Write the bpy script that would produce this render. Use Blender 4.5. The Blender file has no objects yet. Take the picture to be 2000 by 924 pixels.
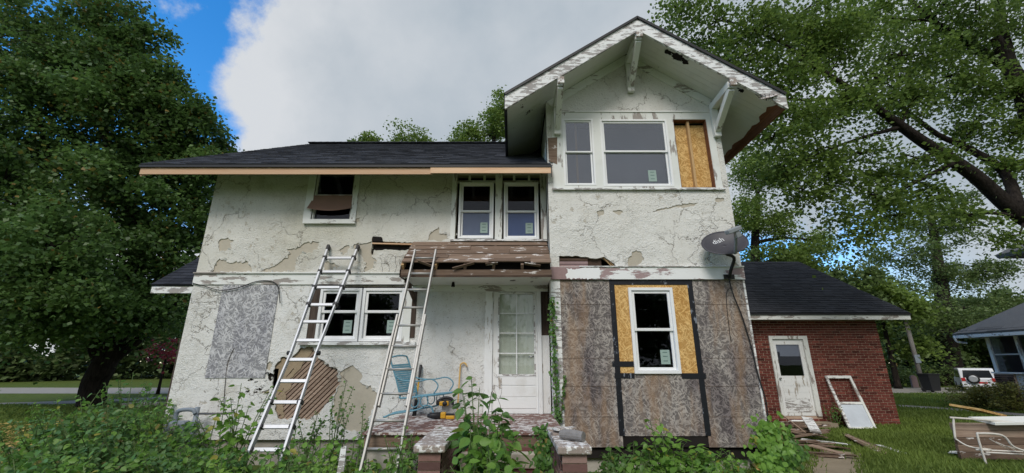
import bpy, bmesh, math, random
import numpy as np
from mathutils import Vector, Matrix, Euler
from mathutils.geometry import delaunay_2d_cdt

# ------------------------------------------------------------------ camera
F, TH, CAMZ = 820.0, math.radians(16.77), 1.6
CT, ST = math.cos(TH), math.sin(TH)
scene = bpy.context.scene
col = scene.collection
cam_d = bpy.data.cameras.new('camera')
cam = bpy.data.objects.new('camera', cam_d); col.objects.link(cam)
cam.location = (0, 0, CAMZ)
cam.rotation_euler = (math.pi/2 + TH, 0, 0)
cam_d.sensor_width = 36.0
cam_d.lens = 36.0 * F / 2000.0
cam_d.clip_start = 0.05
cam_d.clip_end = 3000
scene.camera = cam
R = math.radians

# ------------------------------------------------------------------ sky, sun, exposure
SUN_EL, SUN_AZ = R(45), R(197)      # azimuth clockwise from +Y: behind the camera, to its left
world = bpy.data.worlds.new('World'); scene.world = world; world.use_nodes = True
wt = world.node_tree; wn = wt.nodes; wl = wt.links; wn.clear()
def wnode(t, **k):
    n = wn.new(t)
    for a, b in k.items(): setattr(n, a, b)
    return n
def wmath(op, a, b=None, clamp=False):
    n = wnode('ShaderNodeMath', operation=op, use_clamp=clamp)
    for i, v in enumerate((a, b)):
        if v is None: continue
        if isinstance(v, (int, float)): n.inputs[i].default_value = v
        else: wl.new(v, n.inputs[i])
    return n.outputs[0]
def wnoise(vec, scale, detail=6, rough=0.55, loc=(0, 0, 0)):
    m = wnode('ShaderNodeMapping'); wl.new(vec, m.inputs[0]); m.inputs['Location'].default_value = loc
    n = wnode('ShaderNodeTexNoise'); wl.new(m.outputs[0], n.inputs['Vector'])
    n.inputs['Scale'].default_value = scale; n.inputs['Detail'].default_value = detail; n.inputs['Roughness'].default_value = rough
    return n.outputs['Fac']
def wsmooth(v, a, b):
    n = wnode('ShaderNodeMapRange', interpolation_type='SMOOTHSTEP'); wl.new(v, n.inputs[0])
    n.inputs[1].default_value = a; n.inputs[2].default_value = b
    return n.outputs[0]
sky = wnode('ShaderNodeTexSky', sky_type='NISHITA', sun_disc=False)
sky.sun_elevation = SUN_EL; sky.sun_rotation = SUN_AZ
sky.air_density = 1.0; sky.dust_density = 0.3; sky.ozone_density = 3.0
hs = wnode('ShaderNodeHueSaturation'); wl.new(sky.outputs[0], hs.inputs['Color'])
hs.inputs['Saturation'].default_value = 1.35; hs.inputs['Value'].default_value = 2.15
tc = wnode('ShaderNodeTexCoord'); nv = tc.outputs['Generated']
dt = wnode('ShaderNodeVectorMath', operation='DOT_PRODUCT'); wl.new(nv, dt.inputs[0])
dt.inputs[1].default_value = (0.785, 0.620, 0.0)
edge = wmath('ADD', dt.outputs['Value'], wmath('MULTIPLY', wmath('SUBTRACT', wnoise(nv, 3.2, 10, 0.62, (1.3, 0.2, 0.4)), 0.5), 0.28))
bank = wsmooth(edge, -0.01, 0.03)
sxyz = wnode('ShaderNodeSeparateXYZ'); wl.new(nv, sxyz.inputs[0])     # the cover breaks up towards the horizon
breaks = wsmooth(wmath('ADD', wnoise(nv, 3.4, 8, 0.58, (0.35, 4.1, 2.2)), wmath('MULTIPLY', sxyz.outputs[2], 0.75)), 0.555, 0.675)
puffs = wsmooth(wnoise(nv, 3.4, 8, 0.6, (7.1, 2.6, 3.3)), 0.53, 0.64)
dq = wnode('ShaderNodeVectorMath', operation='DOT_PRODUCT'); wl.new(nv, dq.inputs[0]); dq.inputs[1].default_value = (-0.65, 0.76, 0.0)
rear = wmath('SUBTRACT', 1.0, wsmooth(wmath('ADD', dq.outputs['Value'], wmath('MULTIPLY', wnoise(nv, 2.4, 6, 0.55, (5.3, 1.1, 0.9)), 0.25)), 0.10, 0.40))
mask = wmath('MAXIMUM', wmath('MAXIMUM', wmath('MULTIPLY', bank, breaks), puffs), rear)
tone = wnoise(nv, 2.2, 6, 0.55, (3.1, 0.7, 5.2))
rim = wmath('SUBTRACT', 1.0, wsmooth(edge, 0.02, 0.22))
tone2 = wmath('ADD', tone, wmath('MULTIPLY', rim, 0.27), True)
cr = wnode('ShaderNodeValToRGB'); wl.new(tone2, cr.inputs[0])
cr.color_ramp.elements[0].position = 0.30; cr.color_ramp.elements[0].color = (0.52, 0.63, 0.735, 1)
cr.color_ramp.elements[1].position = 0.78; cr.color_ramp.elements[1].color = (0.97, 1.01, 1.06, 1)
csc = wnode('ShaderNodeVectorMath', operation='SCALE'); wl.new(cr.outputs[0], csc.inputs[0]); csc.inputs['Scale'].default_value = 5.6
mx = wnode('ShaderNodeMix', data_type='RGBA'); wl.new(mask, mx.inputs[0]); wl.new(hs.outputs[0], mx.inputs[6]); wl.new(csc.outputs[0], mx.inputs[7])
bg = wnode('ShaderNodeBackground'); wl.new(mx.outputs[2], bg.inputs[0]); bg.inputs[1].default_value = 0.088
wo = wnode('ShaderNodeOutputWorld'); wl.new(bg.outputs[0], wo.inputs[0])

sd = bpy.data.lights.new('sun', 'SUN'); sd.energy = 1.5; sd.angle = R(22); sd.color = (1.0, 0.95, 0.885)
sun = bpy.data.objects.new('sun', sd); col.objects.link(sun)
sun.rotation_euler = Euler((math.pi/2 - SUN_EL, 0, math.pi - SUN_AZ), 'XYZ')
sun.location = (-5, -10, 20)
scene.view_settings.view_transform = 'Standard'
scene.view_settings.look = 'None'
scene.view_settings.exposure = 0.50
scene.view_settings.gamma = 1.0
scene.render.engine = 'CYCLES'
scene.cycles.max_bounces = 8
scene.cycles.transparent_max_bounces = 12
scene.cycles.use_denoising = True

# ------------------------------------------------------------------ helpers
rng = random.Random(7)
nrng = np.random.default_rng(11)
def W(px, py, Y):
    """picture coordinates of the survey -> point of the place on the upright plane at distance Y"""
    z = math.tan(TH - math.atan((py - 462.0) / F)) * Y
    return Vector(((px - 1000.0) / F * (Y*CT + z*ST), Y, z + CAMZ))
def WG(px, py, zg=0.0):
    t = math.tan(TH - math.atan((py - 462.0) / F))
    return W(px, py, (zg - CAMZ) / t)
ROOTLOC = {}
def link(o, parent=None):
    col.objects.link(o)
    if parent is not None:
        o.parent = parent
        l = ROOTLOC.get(parent.name)
        if l is not None: o.matrix_parent_inverse = Matrix.Translation(-l)
    return o
def tag(o, label, cat, group=None):
    o['label'] = label; o['category'] = cat
    if group: o['group'] = group
    return o
def thing(name, label, cat, loc=(0, 0, 0), group=None):
    o = bpy.data.objects.new(name, None); o.location = loc; o.empty_display_size = 0.2
    col.objects.link(o); ROOTLOC[o.name] = Vector(loc)
    return tag(o, label, cat, group)
class MB:
    def __init__(s): s.v = []; s.f = []; s.r = []
    def add(s, vs, fs, rnd=None):
        b = len(s.v); s.v += [tuple(v) for v in vs]; s.f += [tuple(i + b for i in f) for f in fs]
        rr = rng.random() if rnd is None else rnd
        s.r += [rr] * len(vs); return s
    def box(s, x0, x1, y0, y1, z0, z1, rnd=None):
        v = [(x, y, z) for z in (z0, z1) for y in (y0, y1) for x in (x0, x1)]
        return s.add(v, [(0, 2, 3, 1), (4, 5, 7, 6), (0, 1, 5, 4), (1, 3, 7, 5), (3, 2, 6, 7), (2, 0, 4, 6)], rnd)
    def obox(s, c, ax, ay, az, hx, hy, hz, rnd=None):
        c = Vector(c); ax, ay, az = Vector(ax).normalized()*hx, Vector(ay).normalized()*hy, Vector(az).normalized()*hz
        v = [c + ax*i + ay*j + az*k for k in (-1, 1) for j in (-1, 1) for i in (-1, 1)]
        return s.add(v, [(0, 2, 3, 1), (4, 5, 7, 6), (0, 1, 5, 4), (1, 3, 7, 5), (3, 2, 6, 7), (2, 0, 4, 6)], rnd)
    def beam(s, a, b, w, h, up=(0, 0, 1), rnd=None):
        a, b = Vector(a), Vector(b); d = (b - a); L = d.length; d.normalize()
        side = d.cross(Vector(up));
        if side.length < 1e-4: side = d.cross(Vector((1, 0, 0)))
        side.normalize(); u = side.cross(d)
        return s.obox((a + b)/2, d, side, u, L/2, w/2, h/2, rnd)
    def tube(s, pts, rad, n=8, rnd=None, cap=True):
        pts = [Vector(p) for p in pts]; m = len(pts)
        if not isinstance(rad, (list, tuple)): rad = [rad]*m
        vs = []; prev = None
        for i, p in enumerate(pts):
            d = (pts[min(i+1, m-1)] - pts[max(i-1, 0)])
            if d.length < 1e-9: d = Vector((0, 0, 1))
            d.normalize()
            if prev is None:
                a = d.cross(Vector((0, 0, 1)))
                if a.length < 1e-3: a = d.cross(Vector((1, 0, 0)))
            else:
                a = prev - d*prev.dot(d)
            a.normalize(); prev = a; b = d.cross(a)
            for k in range(n):
                t = 2*math.pi*k/n
                vs.append(p + (a*math.cos(t) + b*math.sin(t))*rad[i])
        fs = [(i*n + k, i*n + (k+1) % n, (i+1)*n + (k+1) % n, (i+1)*n + k) for i in range(m-1) for k in range(n)]
        if cap: fs += [tuple(range(n-1, -1, -1)), tuple(range((m-1)*n, m*n))]
        return s.add(vs, fs, rnd)
    def prism(s, poly, ext, rnd=None):
        n = len(poly); e = Vector(ext); p = [Vector(q) for q in poly]
        return s.add(p + [q + e for q in p], [tuple(range(n))] + [tuple(range(2*n-1, n-1, -1))] +
                     [(i, i+n, (i+1) % n + n, (i+1) % n) for i in range(n)], rnd)
    def ring(s, x0, x1, z0, z1, w, y0, y1, wb=None, wt=None, rnd=None):
        """rectangular frame in the XZ plane from four butted bars"""
        wb = w if wb is None else wb; wt = w if wt is None else wt
        s.box(x0, x0+w, y0, y1, z0, z1, rnd); s.box(x1-w, x1, y0, y1, z0, z1, rnd)
        s.box(x0+w, x1-w, y0, y1, z0, z0+wb, rnd); s.box(x0+w, x1-w, y0, y1, z1-wt, z1, rnd); return s
    def mesh(s, name, mat, smooth=False):
        m = bpy.data.meshes.new(name); m.from_pydata(s.v, [], s.f)
        a = m.attributes.new('rnd', 'FLOAT', 'POINT'); a.data.foreach_set('value', np.array(s.r, dtype=np.float32))
        bm = bmesh.new(); bm.from_mesh(m); bmesh.ops.recalc_face_normals(bm, faces=bm.faces); bm.to_mesh(m); bm.free()
        if smooth: m.shade_smooth()
        if mat: m.materials.append(mat)
        m.update(); return m
    def build(s, name, mat, parent=None, smooth=False, kind=None, bevel=0):
        o = bpy.data.objects.new(name, s.mesh(name, mat, smooth)); link(o, parent)
        if kind: o['kind'] = kind
        if bevel:
            b = o.modifiers.new('bevel', 'BEVEL'); b.width = bevel; b.segments = 2; b.limit_method = 'ANGLE'
        return o
def smooth_path(pts, n=6):
    pts = [Vector(p) for p in pts]; out = []
    for i in range(len(pts)-1):
        p0, p1, p2, p3 = pts[max(i-1, 0)], pts[i], pts[i+1], pts[min(i+2, len(pts)-1)]
        for k in range(n):
            t = k/n
            out.append(0.5*((2*p1) + (p2-p0)*t + (2*p0-5*p1+4*p2-p3)*t*t + (3*p1-p0-3*p2+p3)*t**3))
    out.append(pts[-1]); return out
def ragged(poly, step=0.05, amp=0.02, seed=0):
    """closed outline in (x, z), broken into short uneven edges"""
    r = random.Random(seed); out = []; n = len(poly)
    for i in range(n):
        a, b = Vector(poly[i]), Vector(poly[(i+1) % n]); d = b - a; L = d.length
        k = max(1, int(L/step)); nn = Vector((-d.y, d.x)).normalized() if L > 0 else Vector((0, 0))
        for j in range(k):
            t = j/k; am = amp if j else amp*0.3
            out.append(a + d*t + nn*r.gauss(0, am))
    return out
def inside(p, poly):
    x, y = p; c = False; n = len(poly); j = n-1
    for i in range(n):
        xi, yi = poly[i]; xj, yj = poly[j]
        if (yi > y) != (yj > y) and x < (xj-xi)*(y-yi)/(yj-yi) + xi: c = not c
        j = i
    return c
def sheet_with_holes(outer, holes, y0, thick):
    """upright sheet in the XZ plane: front face at y0, edges of the holes running back by thick"""
    verts, edges = [], []
    for lp in [outer] + holes:
        b = len(verts); n = len(lp)
        verts += [Vector((p[0], p[1])) for p in lp]; edges += [(b+i, b+(i+1) % n) for i in range(n)]
    v, e, f, *_ = delaunay_2d_cdt(verts, edges, [], 0, 1e-5)
    ho = [[(p[0], p[1]) for p in h] for h in holes]; ou = [(p[0], p[1]) for p in outer]
    mb = MB(); tri = []
    for t in f:
        c = sum((v[i] for i in t), Vector((0, 0)))/len(t)
        if inside(c, ou) and not any(inside(c, h) for h in ho): tri.append(tuple(t))
    mb.add([(p.x, y0, p.y) for p in v], tri, 0.5)
    cnt = {}
    for t in tri:
        for i in range(len(t)):
            k = (t[i], t[(i+1) % len(t)]); kk = tuple(sorted(k)); cnt.setdefault(kk, []).append(k)
    fs, vs, idx = [], [], {}
    def gi(i, d):
        if (i, d) not in idx: idx[(i, d)] = len(vs); vs.append((v[i].x, y0 + (thick if d else 0), v[i].y))
        return idx[(i, d)]
    for kk, l in cnt.items():
        if len(l) == 1: a, b = l[0]; fs.append((gi(a, 0), gi(b, 0), gi(b, 1), gi(a, 1)))
    mb.add(vs, fs, 0.5)
    return mb

# ------------------------------------------------------------------ materials
class G:
    def __init__(s, name):
        s.m = bpy.data.materials.new(name); s.m.use_nodes = True; s.t = s.m.node_tree; s.t.nodes.clear()
        s.out = s.n('ShaderNodeOutputMaterial')
    def n(s, t, **k):
        x = s.t.nodes.new(t)
        for a, b in k.items(): setattr(x, a, b)
        return x
    def set(s, sock, v):
        if v is None: return
        if hasattr(v, 'links'): s.t.links.new(v, sock)
        elif isinstance(v, (tuple, list)) and len(v) == 3 and sock.type == 'RGBA': sock.default_value = (*v, 1)
        else: sock.default_value = v
    def obj(s): return s.n('ShaderNodeTexCoord').outputs['Object']
    def geo(s): return s.n('ShaderNodeNewGeometry').outputs['Position']
    def map(s, vec, scale=(1, 1, 1), rot=(0, 0, 0), loc=(0, 0, 0)):
        m = s.n('ShaderNodeMapping'); s.set(m.inputs[0], vec); m.inputs['Scale'].default_value = scale
        m.inputs['Rotation'].default_value = rot; m.inputs['Location'].default_value = loc; return m.outputs[0]
    def noise(s, scale, detail=4, rough=0.55, vec=None, dist=0.0, out='Fac'):
        x = s.n('ShaderNodeTexNoise'); s.set(x.inputs['Vector'], vec if vec is not None else s.geo())
        x.inputs['Scale'].default_value = scale; x.inputs['Detail'].default_value = detail
        x.inputs['Roughness'].default_value = rough; x.inputs['Distortion'].default_value = dist; return x.outputs[out]
    def voro(s, scale, vec=None, feature='F1', out='Distance'):
        x = s.n('ShaderNodeTexVoronoi', feature=feature); s.set(x.inputs['Vector'], vec if vec is not None else s.geo())
        x.inputs['Scale'].default_value = scale; return x.outputs[out]
    def ramp(s, fac, stops, interp='LINEAR'):
        x = s.n('ShaderNodeValToRGB'); s.set(x.inputs[0], fac); r = x.color_ramp; r.interpolation = interp
        while len(r.elements) < len(stops): r.elements.new(0.5)
        for e, (p, c) in zip(r.elements, stops):
            e.position = p; e.color = (*c, 1) if isinstance(c, tuple) else (c, c, c, 1)
        return x.outputs[0]
    def mix(s, fac, a, b, mode='MIX'):
        x = s.n('ShaderNodeMix', data_type='RGBA', blend_type=mode); s.set(x.inputs[0], fac); s.set(x.inputs[6], a); s.set(x.inputs[7], b)
        return x.outputs[2]
    def math(s, op, a, b=None, clamp=False):
        x = s.n('ShaderNodeMath', operation=op, use_clamp=clamp); s.set(x.inputs[0], a); s.set(x.inputs[1], b); return x.outputs[0]
    def sm(s, v, a, b):
        x = s.n('ShaderNodeMapRange', interpolation_type='SMOOTHSTEP'); s.set(x.inputs[0], v)
        x.inputs[1].default_value = a; x.inputs[2].default_value = b; return x.outputs[0]
    def sep(s, vec, i):
        x = s.n('ShaderNodeSeparateXYZ'); s.set(x.inputs[0], vec); return x.outputs[i]
    def rnd(s):
        a = s.n('ShaderNodeAttribute', attribute_name='rnd').outputs['Fac']
        o = s.n('ShaderNodeObjectInfo').outputs['Random']
        return s.math('FRACT', s.math('ADD', a, o))
    def bump(s, h, strength=0.5, dist=0.01, nrm=None):
        x = s.n('ShaderNodeBump'); s.set(x.inputs['Height'], h); x.inputs['Strength'].default_value = strength
        x.inputs['Distance'].default_value = dist
        if nrm is not None: s.set(x.inputs['Normal'], nrm)
        return x.outputs[0]
    def done(s, color, rough=0.8, normal=None, spec=0.3, metal=0.0, **k):
        p = s.n('ShaderNodeBsdfPrincipled'); s.set(p.inputs['Base Color'], color); s.set(p.inputs['Roughness'], rough)
        s.set(p.inputs['Specular IOR Level'], spec); s.set(p.inputs['Metallic'], metal)
        if normal is not None: s.set(p.inputs['Normal'], normal)
        s.t.links.new(p.outputs[0], s.out.inputs[0]); return s.m
M = {}
def mat_stucco(name, tint, dirt, yellow, lower=None):
    g = G(name)
    big = g.noise(0.55, 5, 0.6); mid = g.noise(2.3, 5, 0.65)
    streak = g.noise(1.0, 5, 0.6, g.map(g.geo(), (5, 5, 0.55)))
    c = g.mix(g.sm(big, 0.38, 0.68), tint, tuple(a*b for a, b in zip(tint, yellow)))
    if lower:      # the storey below the band board carries a whiter coat of paint
        c = g.mix(g.math('LESS_THAN', g.sep(g.geo(), 2), 3.02), c, g.mix(g.sm(big, 0.38, 0.68), lower, tuple(a*b for a, b in zip(lower, (0.94, 0.935, 0.92)))))
    c = g.mix(g.math('MULTIPLY', g.sm(streak, 0.5, 0.75), 0.16), c, tuple(t*0.66 for t in dirt))
    c = g.mix(g.math('MULTIPLY', g.sm(mid, 0.52, 0.74), 0.48), c, dirt)
    spk = g.noise(38, 3, 0.7); c = g.mix(g.math('MULTIPLY', g.sm(spk, 0.60, 0.70), 0.75), c, (0.22, 0.19, 0.15))
    wv = g.n('ShaderNodeVectorMath', operation='MULTIPLY_ADD'); g.set(wv.inputs[0], g.noise(1.6, 5, 0.65, out='Color'))
    wv.inputs[1].default_value = (0.9, 0.9, 0.9); g.set(wv.inputs[2], g.geo())
    cl = g.voro(1.1, wv.outputs[0], 'DISTANCE_TO_EDGE')
    crack = g.math('MULTIPLY', g.math('SUBTRACT', 1.0, g.sm(cl, 0.0, 0.012)), g.sm(g.noise(0.9, 3), 0.40, 0.55))
    c = g.mix(g.math('MULTIPLY', crack, 0.75), c, (0.20, 0.17, 0.14))
    flake = g.noise(7, 6, 0.7); fl = g.math('MULTIPLY', g.sm(flake, 0.60, 0.625), g.sm(g.noise(0.8, 3, 0.5, g.map(g.geo(), loc=(4, 4, 4))), 0.48, 0.62))
    c = g.mix(g.math('MULTIPLY', fl, 0.75), c, (0.50, 0.45, 0.36))
    h = g.math('ADD', g.math('MULTIPLY', g.noise(55, 4, 0.65), 1.0), g.math('MULTIPLY', g.voro(42), 0.7))
    h = g.math('ADD', h, g.math('MULTIPLY', g.noise(9, 4, 0.6), 1.2))
    h = g.math('MULTIPLY', h, g.math('ADD', 0.35, g.math('MULTIPLY', g.sm(g.noise(1.3, 4, 0.6, g.map(g.geo(), loc=(9, 2, 6))), 0.36, 0.64), 0.95)))
    h = g.math('SUBTRACT', h, g.math('ADD', g.math('MULTIPLY', crack, 1.0), g.math('MULTIPLY', fl, 0.8)))
    return g.done(c, 0.92, g.bump(h, 0.74, 0.013), 0.15)
M['stucco'] = mat_stucco('stucco', (0.69, 0.68, 0.635), (0.42, 0.385, 0.31), (0.86, 0.845, 0.78), (0.745, 0.745, 0.73))
M['stucco_white'] = mat_stucco('stucco_white', (0.74, 0.735, 0.705), (0.58, 0.55, 0.49), (0.95, 0.94, 0.92))
def simple(name, color, rough=0.6, metal=0.0, spec=0.4, var=0.15, scale=6.0, bump=0.0, bscale=60.0):
    g = G(name); n = g.noise(scale, 5, 0.6); r = g.rnd()
    k = g.math('ADD', g.math('MULTIPLY', g.math('SUBTRACT', n, 0.5), 2*var), g.math('ADD', 1.0 - var*0.5, g.math('MULTIPLY', r, var)))
    x = g.n('ShaderNodeVectorMath', operation='SCALE'); x.inputs[0].default_value = color; g.set(x.inputs['Scale'], k)
    nn = g.bump(g.noise(bscale, 4, 0.6), bump, 0.01) if bump else None
    return g.done(x.outputs[0], rough, nn, spec, metal)
def paint(name, white=(0.80, 0.81, 0.79), under=(0.30, 0.27, 0.25), amount=0.0, axis='x', scale=5.0):
    """old white paint with bare grey wood showing through where it has flaked"""
    g = G(name); st = (0.35, 1, 1.6) if axis == 'x' else ((1.6, 1, 0.3) if axis == 'z' else (1, 1, 1))
    v = g.map(g.geo(), st)
    n = g.math('ADD', g.math('MULTIPLY', g.noise(scale, 7, 0.68, v), 0.75), g.math('MULTIPLY', g.noise(scale*0.16, 3, 0.5), 0.28))
    p = g.sm(n, 0.575 - amount, 0.60 - amount)
    grain = g.noise(30, 5, 0.6, g.map(g.geo(), (0.6, 6, 6) if axis == 'x' else (6, 6, 0.6)))
    uw = g.mix(grain, tuple(u*0.7 for u in under), tuple(min(1, u*1.5) for u in under))
    dirt = g.noise(3.0, 5, 0.6)
    w = g.mix(g.math('MULTIPLY', g.sm(dirt, 0.5, 0.8), 0.4), white, (0.55, 0.53, 0.47))
    c = g.mix(p, w, uw)
    h = g.math('SUBTRACT', g.math('MULTIPLY', grain, 0.35), g.math('MULTIPLY', p, 0.8))
    return g.done(c, 0.65, g.bump(h, 0.6, 0.006), 0.3)
def wood(name, a, b, axis='x', rough=0.75, scale=9.0, spots=0.0, spotc=(0.75, 0.73, 0.70)):
    g = G(name)
    o = g.n('ShaderNodeObjectInfo').outputs['Random']; r = g.rnd()
    off = g.n('ShaderNodeCombineXYZ'); g.set(off.inputs[0], g.math('MULTIPLY', r, 17.0)); g.set(off.inputs[2], g.math('MULTIPLY', r, 5.0))
    va = g.n('ShaderNodeVectorMath', operation='ADD'); g.set(va.inputs[0], g.obj()); g.set(va.inputs[1], off.outputs[0])
    sc = {'x': (0.35, 5, 5), 'z': (5, 5, 0.35), 'y': (5, 0.35, 5)}[axis]
    v = g.map(va.outputs[0], sc)
    gr = g.noise(scale, 6, 0.6, v, 0.6)
    c = g.ramp(gr, [(0.28, a), (0.72, b)])
    c = g.mix(g.math('MULTIPLY', r, 0.55), c, tuple(x*0.55 for x in a))
    if spots: c = g.mix(g.sm(g.noise(7, 6, 0.65, g.map(g.geo(), (0.5, 1, 1.6))), 0.62-spots, 0.66-spots), c, spotc)
    return g.done(c, rough, g.bump(gr, 0.4, 0.004), 0.25)
def osb(name, dark, light, tint, topbrown=0.0, scale=1.0):
    """pressed board of long flat strands lying every which way"""
    g = G(name); p = g.geo()
    wob = g.n('ShaderNodeVectorMath', operation='MULTIPLY_ADD'); g.set(wob.inputs[0], g.noise(3.0, 3, 0.5, p, out='Color')); wob.inputs[1].default_value = (0.10, 0, 0.10); g.set(wob.inputs[2], p)
    v = g.math('MULTIPLY', g.noise(40, 4, 0.6, p), 0.35)
    for i, a in enumerate((10, 38, 66, 95, 121, 150, 173)):
        q = g.map(wob.outputs[0], (1, 0.001, 1), rot=(0, R(a), 0), loc=(i*3.1, 0, i*1.7))
        s_ = g.sm(g.noise(1.0*scale, 1.5, 0.5, g.map(q, (8, 1, 46))), 0.53, 0.60)
        s_ = g.math('MULTIPLY', g.math('MULTIPLY', s_, g.sm(g.noise(11.0*scale, 1, 0.5, q), 0.44, 0.54)), 0.55 + 0.45*((i*37) % 10)/10)
        v = g.math('MAXIMUM', v, s_)
    c = g.ramp(v, [(0.08, dark), (0.45, tuple((a+b)/2 for a, b in zip(dark, light))), (0.90, light)])
    st = g.sm(g.noise(0.9, 5, 0.62, g.map(p, (2.0, 1, 0.8))), 0.42, 0.66)
    c = g.mix(g.math('MULTIPLY', st, 0.95), c, tint, 'MULTIPLY')
    if topbrown > 0:
        br = g.sm(g.noise(1.1, 5, 0.65, g.map(p, (2.2, 1, 0.45), loc=(2, 0, 5))), 0.47, 0.66)
        c = g.mix(g.math('MULTIPLY', br, topbrown), c, (0.33, 0.215, 0.13))
    return g.done(c, 0.85, g.bump(v, 0.6, 0.006), 0.2)
M['osb_grey'] = osb('weathered_strand_board', (0.125, 0.112, 0.108), (0.45, 0.41, 0.375), (0.45, 0.42, 0.46), 0.62, 0.78)
M['osb_pale'] = osb('painted_strand_board', (0.22, 0.22, 0.235), (0.62, 0.62, 0.635), (0.80, 0.80, 0.84), 0.0, 0.75)
M['osb_new'] = osb('new_strand_board', (0.46, 0.255, 0.08), (0.80, 0.54, 0.23), (0.93, 0.85, 0.72), 0.0, 0.85)
M['base_coat'] = simple('base_coat', (0.47, 0.43, 0.355), 0.95, var=0.22, scale=4, bump=0.5, bscale=40, spec=0.1)
M['base_coat_grey'] = simple('base_coat_grey', (0.42, 0.39, 0.345), 0.95, var=0.25, scale=5, bump=0.6, bscale=40, spec=0.1)
M['trim'] = paint('trim_paint', (0.78, 0.79, 0.77), amount=0.02, axis='x')
M['trim_v'] = paint('trim_paint_upright', (0.76, 0.775, 0.75), amount=0.015, axis='z')
M['trim_flaked'] = paint('flaked_paint', (0.82, 0.83, 0.83), (0.32, 0.30, 0.29), amount=0.055, axis='x', scale=13)
M['band_flaked'] = paint('flaked_band_paint', (0.83, 0.84, 0.84), (0.33, 0.24, 0.24), amount=0.07, axis='x', scale=5)
M['cap_paint'] = paint('cap_paint', (0.78, 0.77, 0.75), (0.30, 0.25, 0.22), amount=0.09, axis='n', scale=14)
M['door_paint'] = paint('door_paint', (0.80, 0.81, 0.81), (0.40, 0.36, 0.31), amount=-0.02, axis='z', scale=9)
M['soffit'] = paint('soffit_paint', (0.74, 0.74, 0.70), (0.12, 0.11, 0.10), amount=-0.055, axis='n', scale=4)
M['vinyl'] = simple('white_vinyl', (0.84, 0.85, 0.86), 0.35, var=0.03, spec=0.5)
M['mauve'] = simple('mauve_primed_wood', (0.34, 0.235, 0.235), 0.8, var=0.2, scale=8)
M['fascia_new'] = wood('new_pine', (0.74, 0.45, 0.27), (0.86, 0.61, 0.41), 'x', 0.6, 5)
M['stud'] = wood('pine_stud', (0.60, 0.37, 0.17), (0.75, 0.52, 0.28), 'z', 0.6, 6)
M['old_board'] = wood('old_roof_board', (0.125, 0.078, 0.055), (0.315, 0.23, 0.17), 'x', 0.85, 8, 0.03, (0.62, 0.58, 0.55))
M['rot_wood'] = wood('rotten_wood', (0.035, 0.025, 0.02), (0.16, 0.10, 0.07), 'x', 0.9, 9)
M['rot_wood_v'] = wood('rotten_upright', (0.045, 0.032, 0.026), (0.17, 0.125, 0.10), 'z', 0.9, 9)
M['brown_wood'] = wood('red_brown_wood', (0.14, 0.055, 0.03), (0.33, 0.15, 0.08), 'y', 0.8, 8)
M['lath'] = wood('lath_wood', (0.30, 0.205, 0.155), (0.52, 0.40, 0.31), 'x', 0.85, 8)
M['mortar_tan'] = simple('scratch_plaster', (0.30, 0.235, 0.16), 0.95, var=0.3, scale=9, bump=0.7, bscale=30, spec=0.1)
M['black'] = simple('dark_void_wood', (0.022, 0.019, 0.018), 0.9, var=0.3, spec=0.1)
def mat_tape():
    g = G('flashing_tape'); n = g.noise(16, 4, 0.6, g.map(g.geo(), (1, 1, 0.45)))
    f = g.math('MULTIPLY', g.sm(n, 0.60, 0.64), g.sm(g.noise(3.5, 2, 0.5), 0.40, 0.52))
    c = g.mix(f, (0.012, 0.013, 0.018), (0.20, 0.22, 0.26))
    return g.done(c, 0.42, g.bump(g.noise(20, 3), 0.3, 0.004), 0.4)
M['tape'] = mat_tape()
def mat_shingle(name, a, b):
    g = G(name); r = g.rnd(); n = g.noise(160, 3, 0.7); m = g.noise(5, 4, 0.6)
    c = g.mix(r, a, b); c = g.mix(g.math('MULTIPLY', g.sm(n, 0.45, 0.75), 0.5), c, tuple(x*2.3 for x in b))
    c = g.mix(g.math('MULTIPLY', m, 0.4), c, tuple(x*0.7 for x in a))
    return g.done(c, 0.85, g.bump(n, 0.5, 0.004), 0.3)
M['shingle'] = mat_shingle('charcoal_shingle', (0.022, 0.024, 0.031), (0.085, 0.090, 0.108))
M['shingle_dark'] = mat_shingle('black_shingle', (0.010, 0.011, 0.015), (0.036, 0.038, 0.047))
M['shingle_grey'] = mat_shingle('grey_shingle', (0.11, 0.105, 0.10), (0.20, 0.19, 0.18))
def mat_glass(name, tint=(0.90, 0.92, 0.95), refl=0.10):
    g = G(name); tr = g.n('ShaderNodeBsdfTransparent'); tr.inputs[0].default_value = (*tint, 1)
    gl = g.n('ShaderNodeBsdfGlossy'); gl.inputs['Roughness'].default_value = 0.015; gl.inputs[0].default_value = (0.95, 0.97, 1, 1)
    g.set(gl.inputs['Normal'], g.bump(g.noise(1.3, 2), 0.02, 0.02))
    fr = g.n('ShaderNodeFresnel'); fr.inputs[0].default_value = 1.5
    fac = g.math('ADD', g.math('MULTIPLY', fr.outputs[0], 0.55), refl, True)
    ms = g.n('ShaderNodeMixShader'); g.set(ms.inputs[0], fac); g.t.links.new(tr.outputs[0], ms.inputs[1]); g.t.links.new(gl.outputs[0], ms.inputs[2])
    g.t.links.new(ms.outputs[0], g.out.inputs[0]); return g.m
M['glass'] = mat_glass('window_glass', (0.70, 0.72, 0.78), 0.0)
M['glass_up'] = mat_glass('coated_window_glass', (0.66, 0.68, 0.72), 0.10)
M['door_glass'] = mat_glass('old_door_glass', (0.93, 0.95, 0.93), 0.025)
M['sticker'] = simple('green_label', (0.30, 0.40, 0.365), 0.5, var=0.05)
M['label_ink'] = simple('label_ink', (0.09, 0.15, 0.14), 0.6, var=0.05)
M['film'] = simple('blue_protective_film', (0.34, 0.46, 0.74), 0.35, var=0.25, scale=3)
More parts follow.
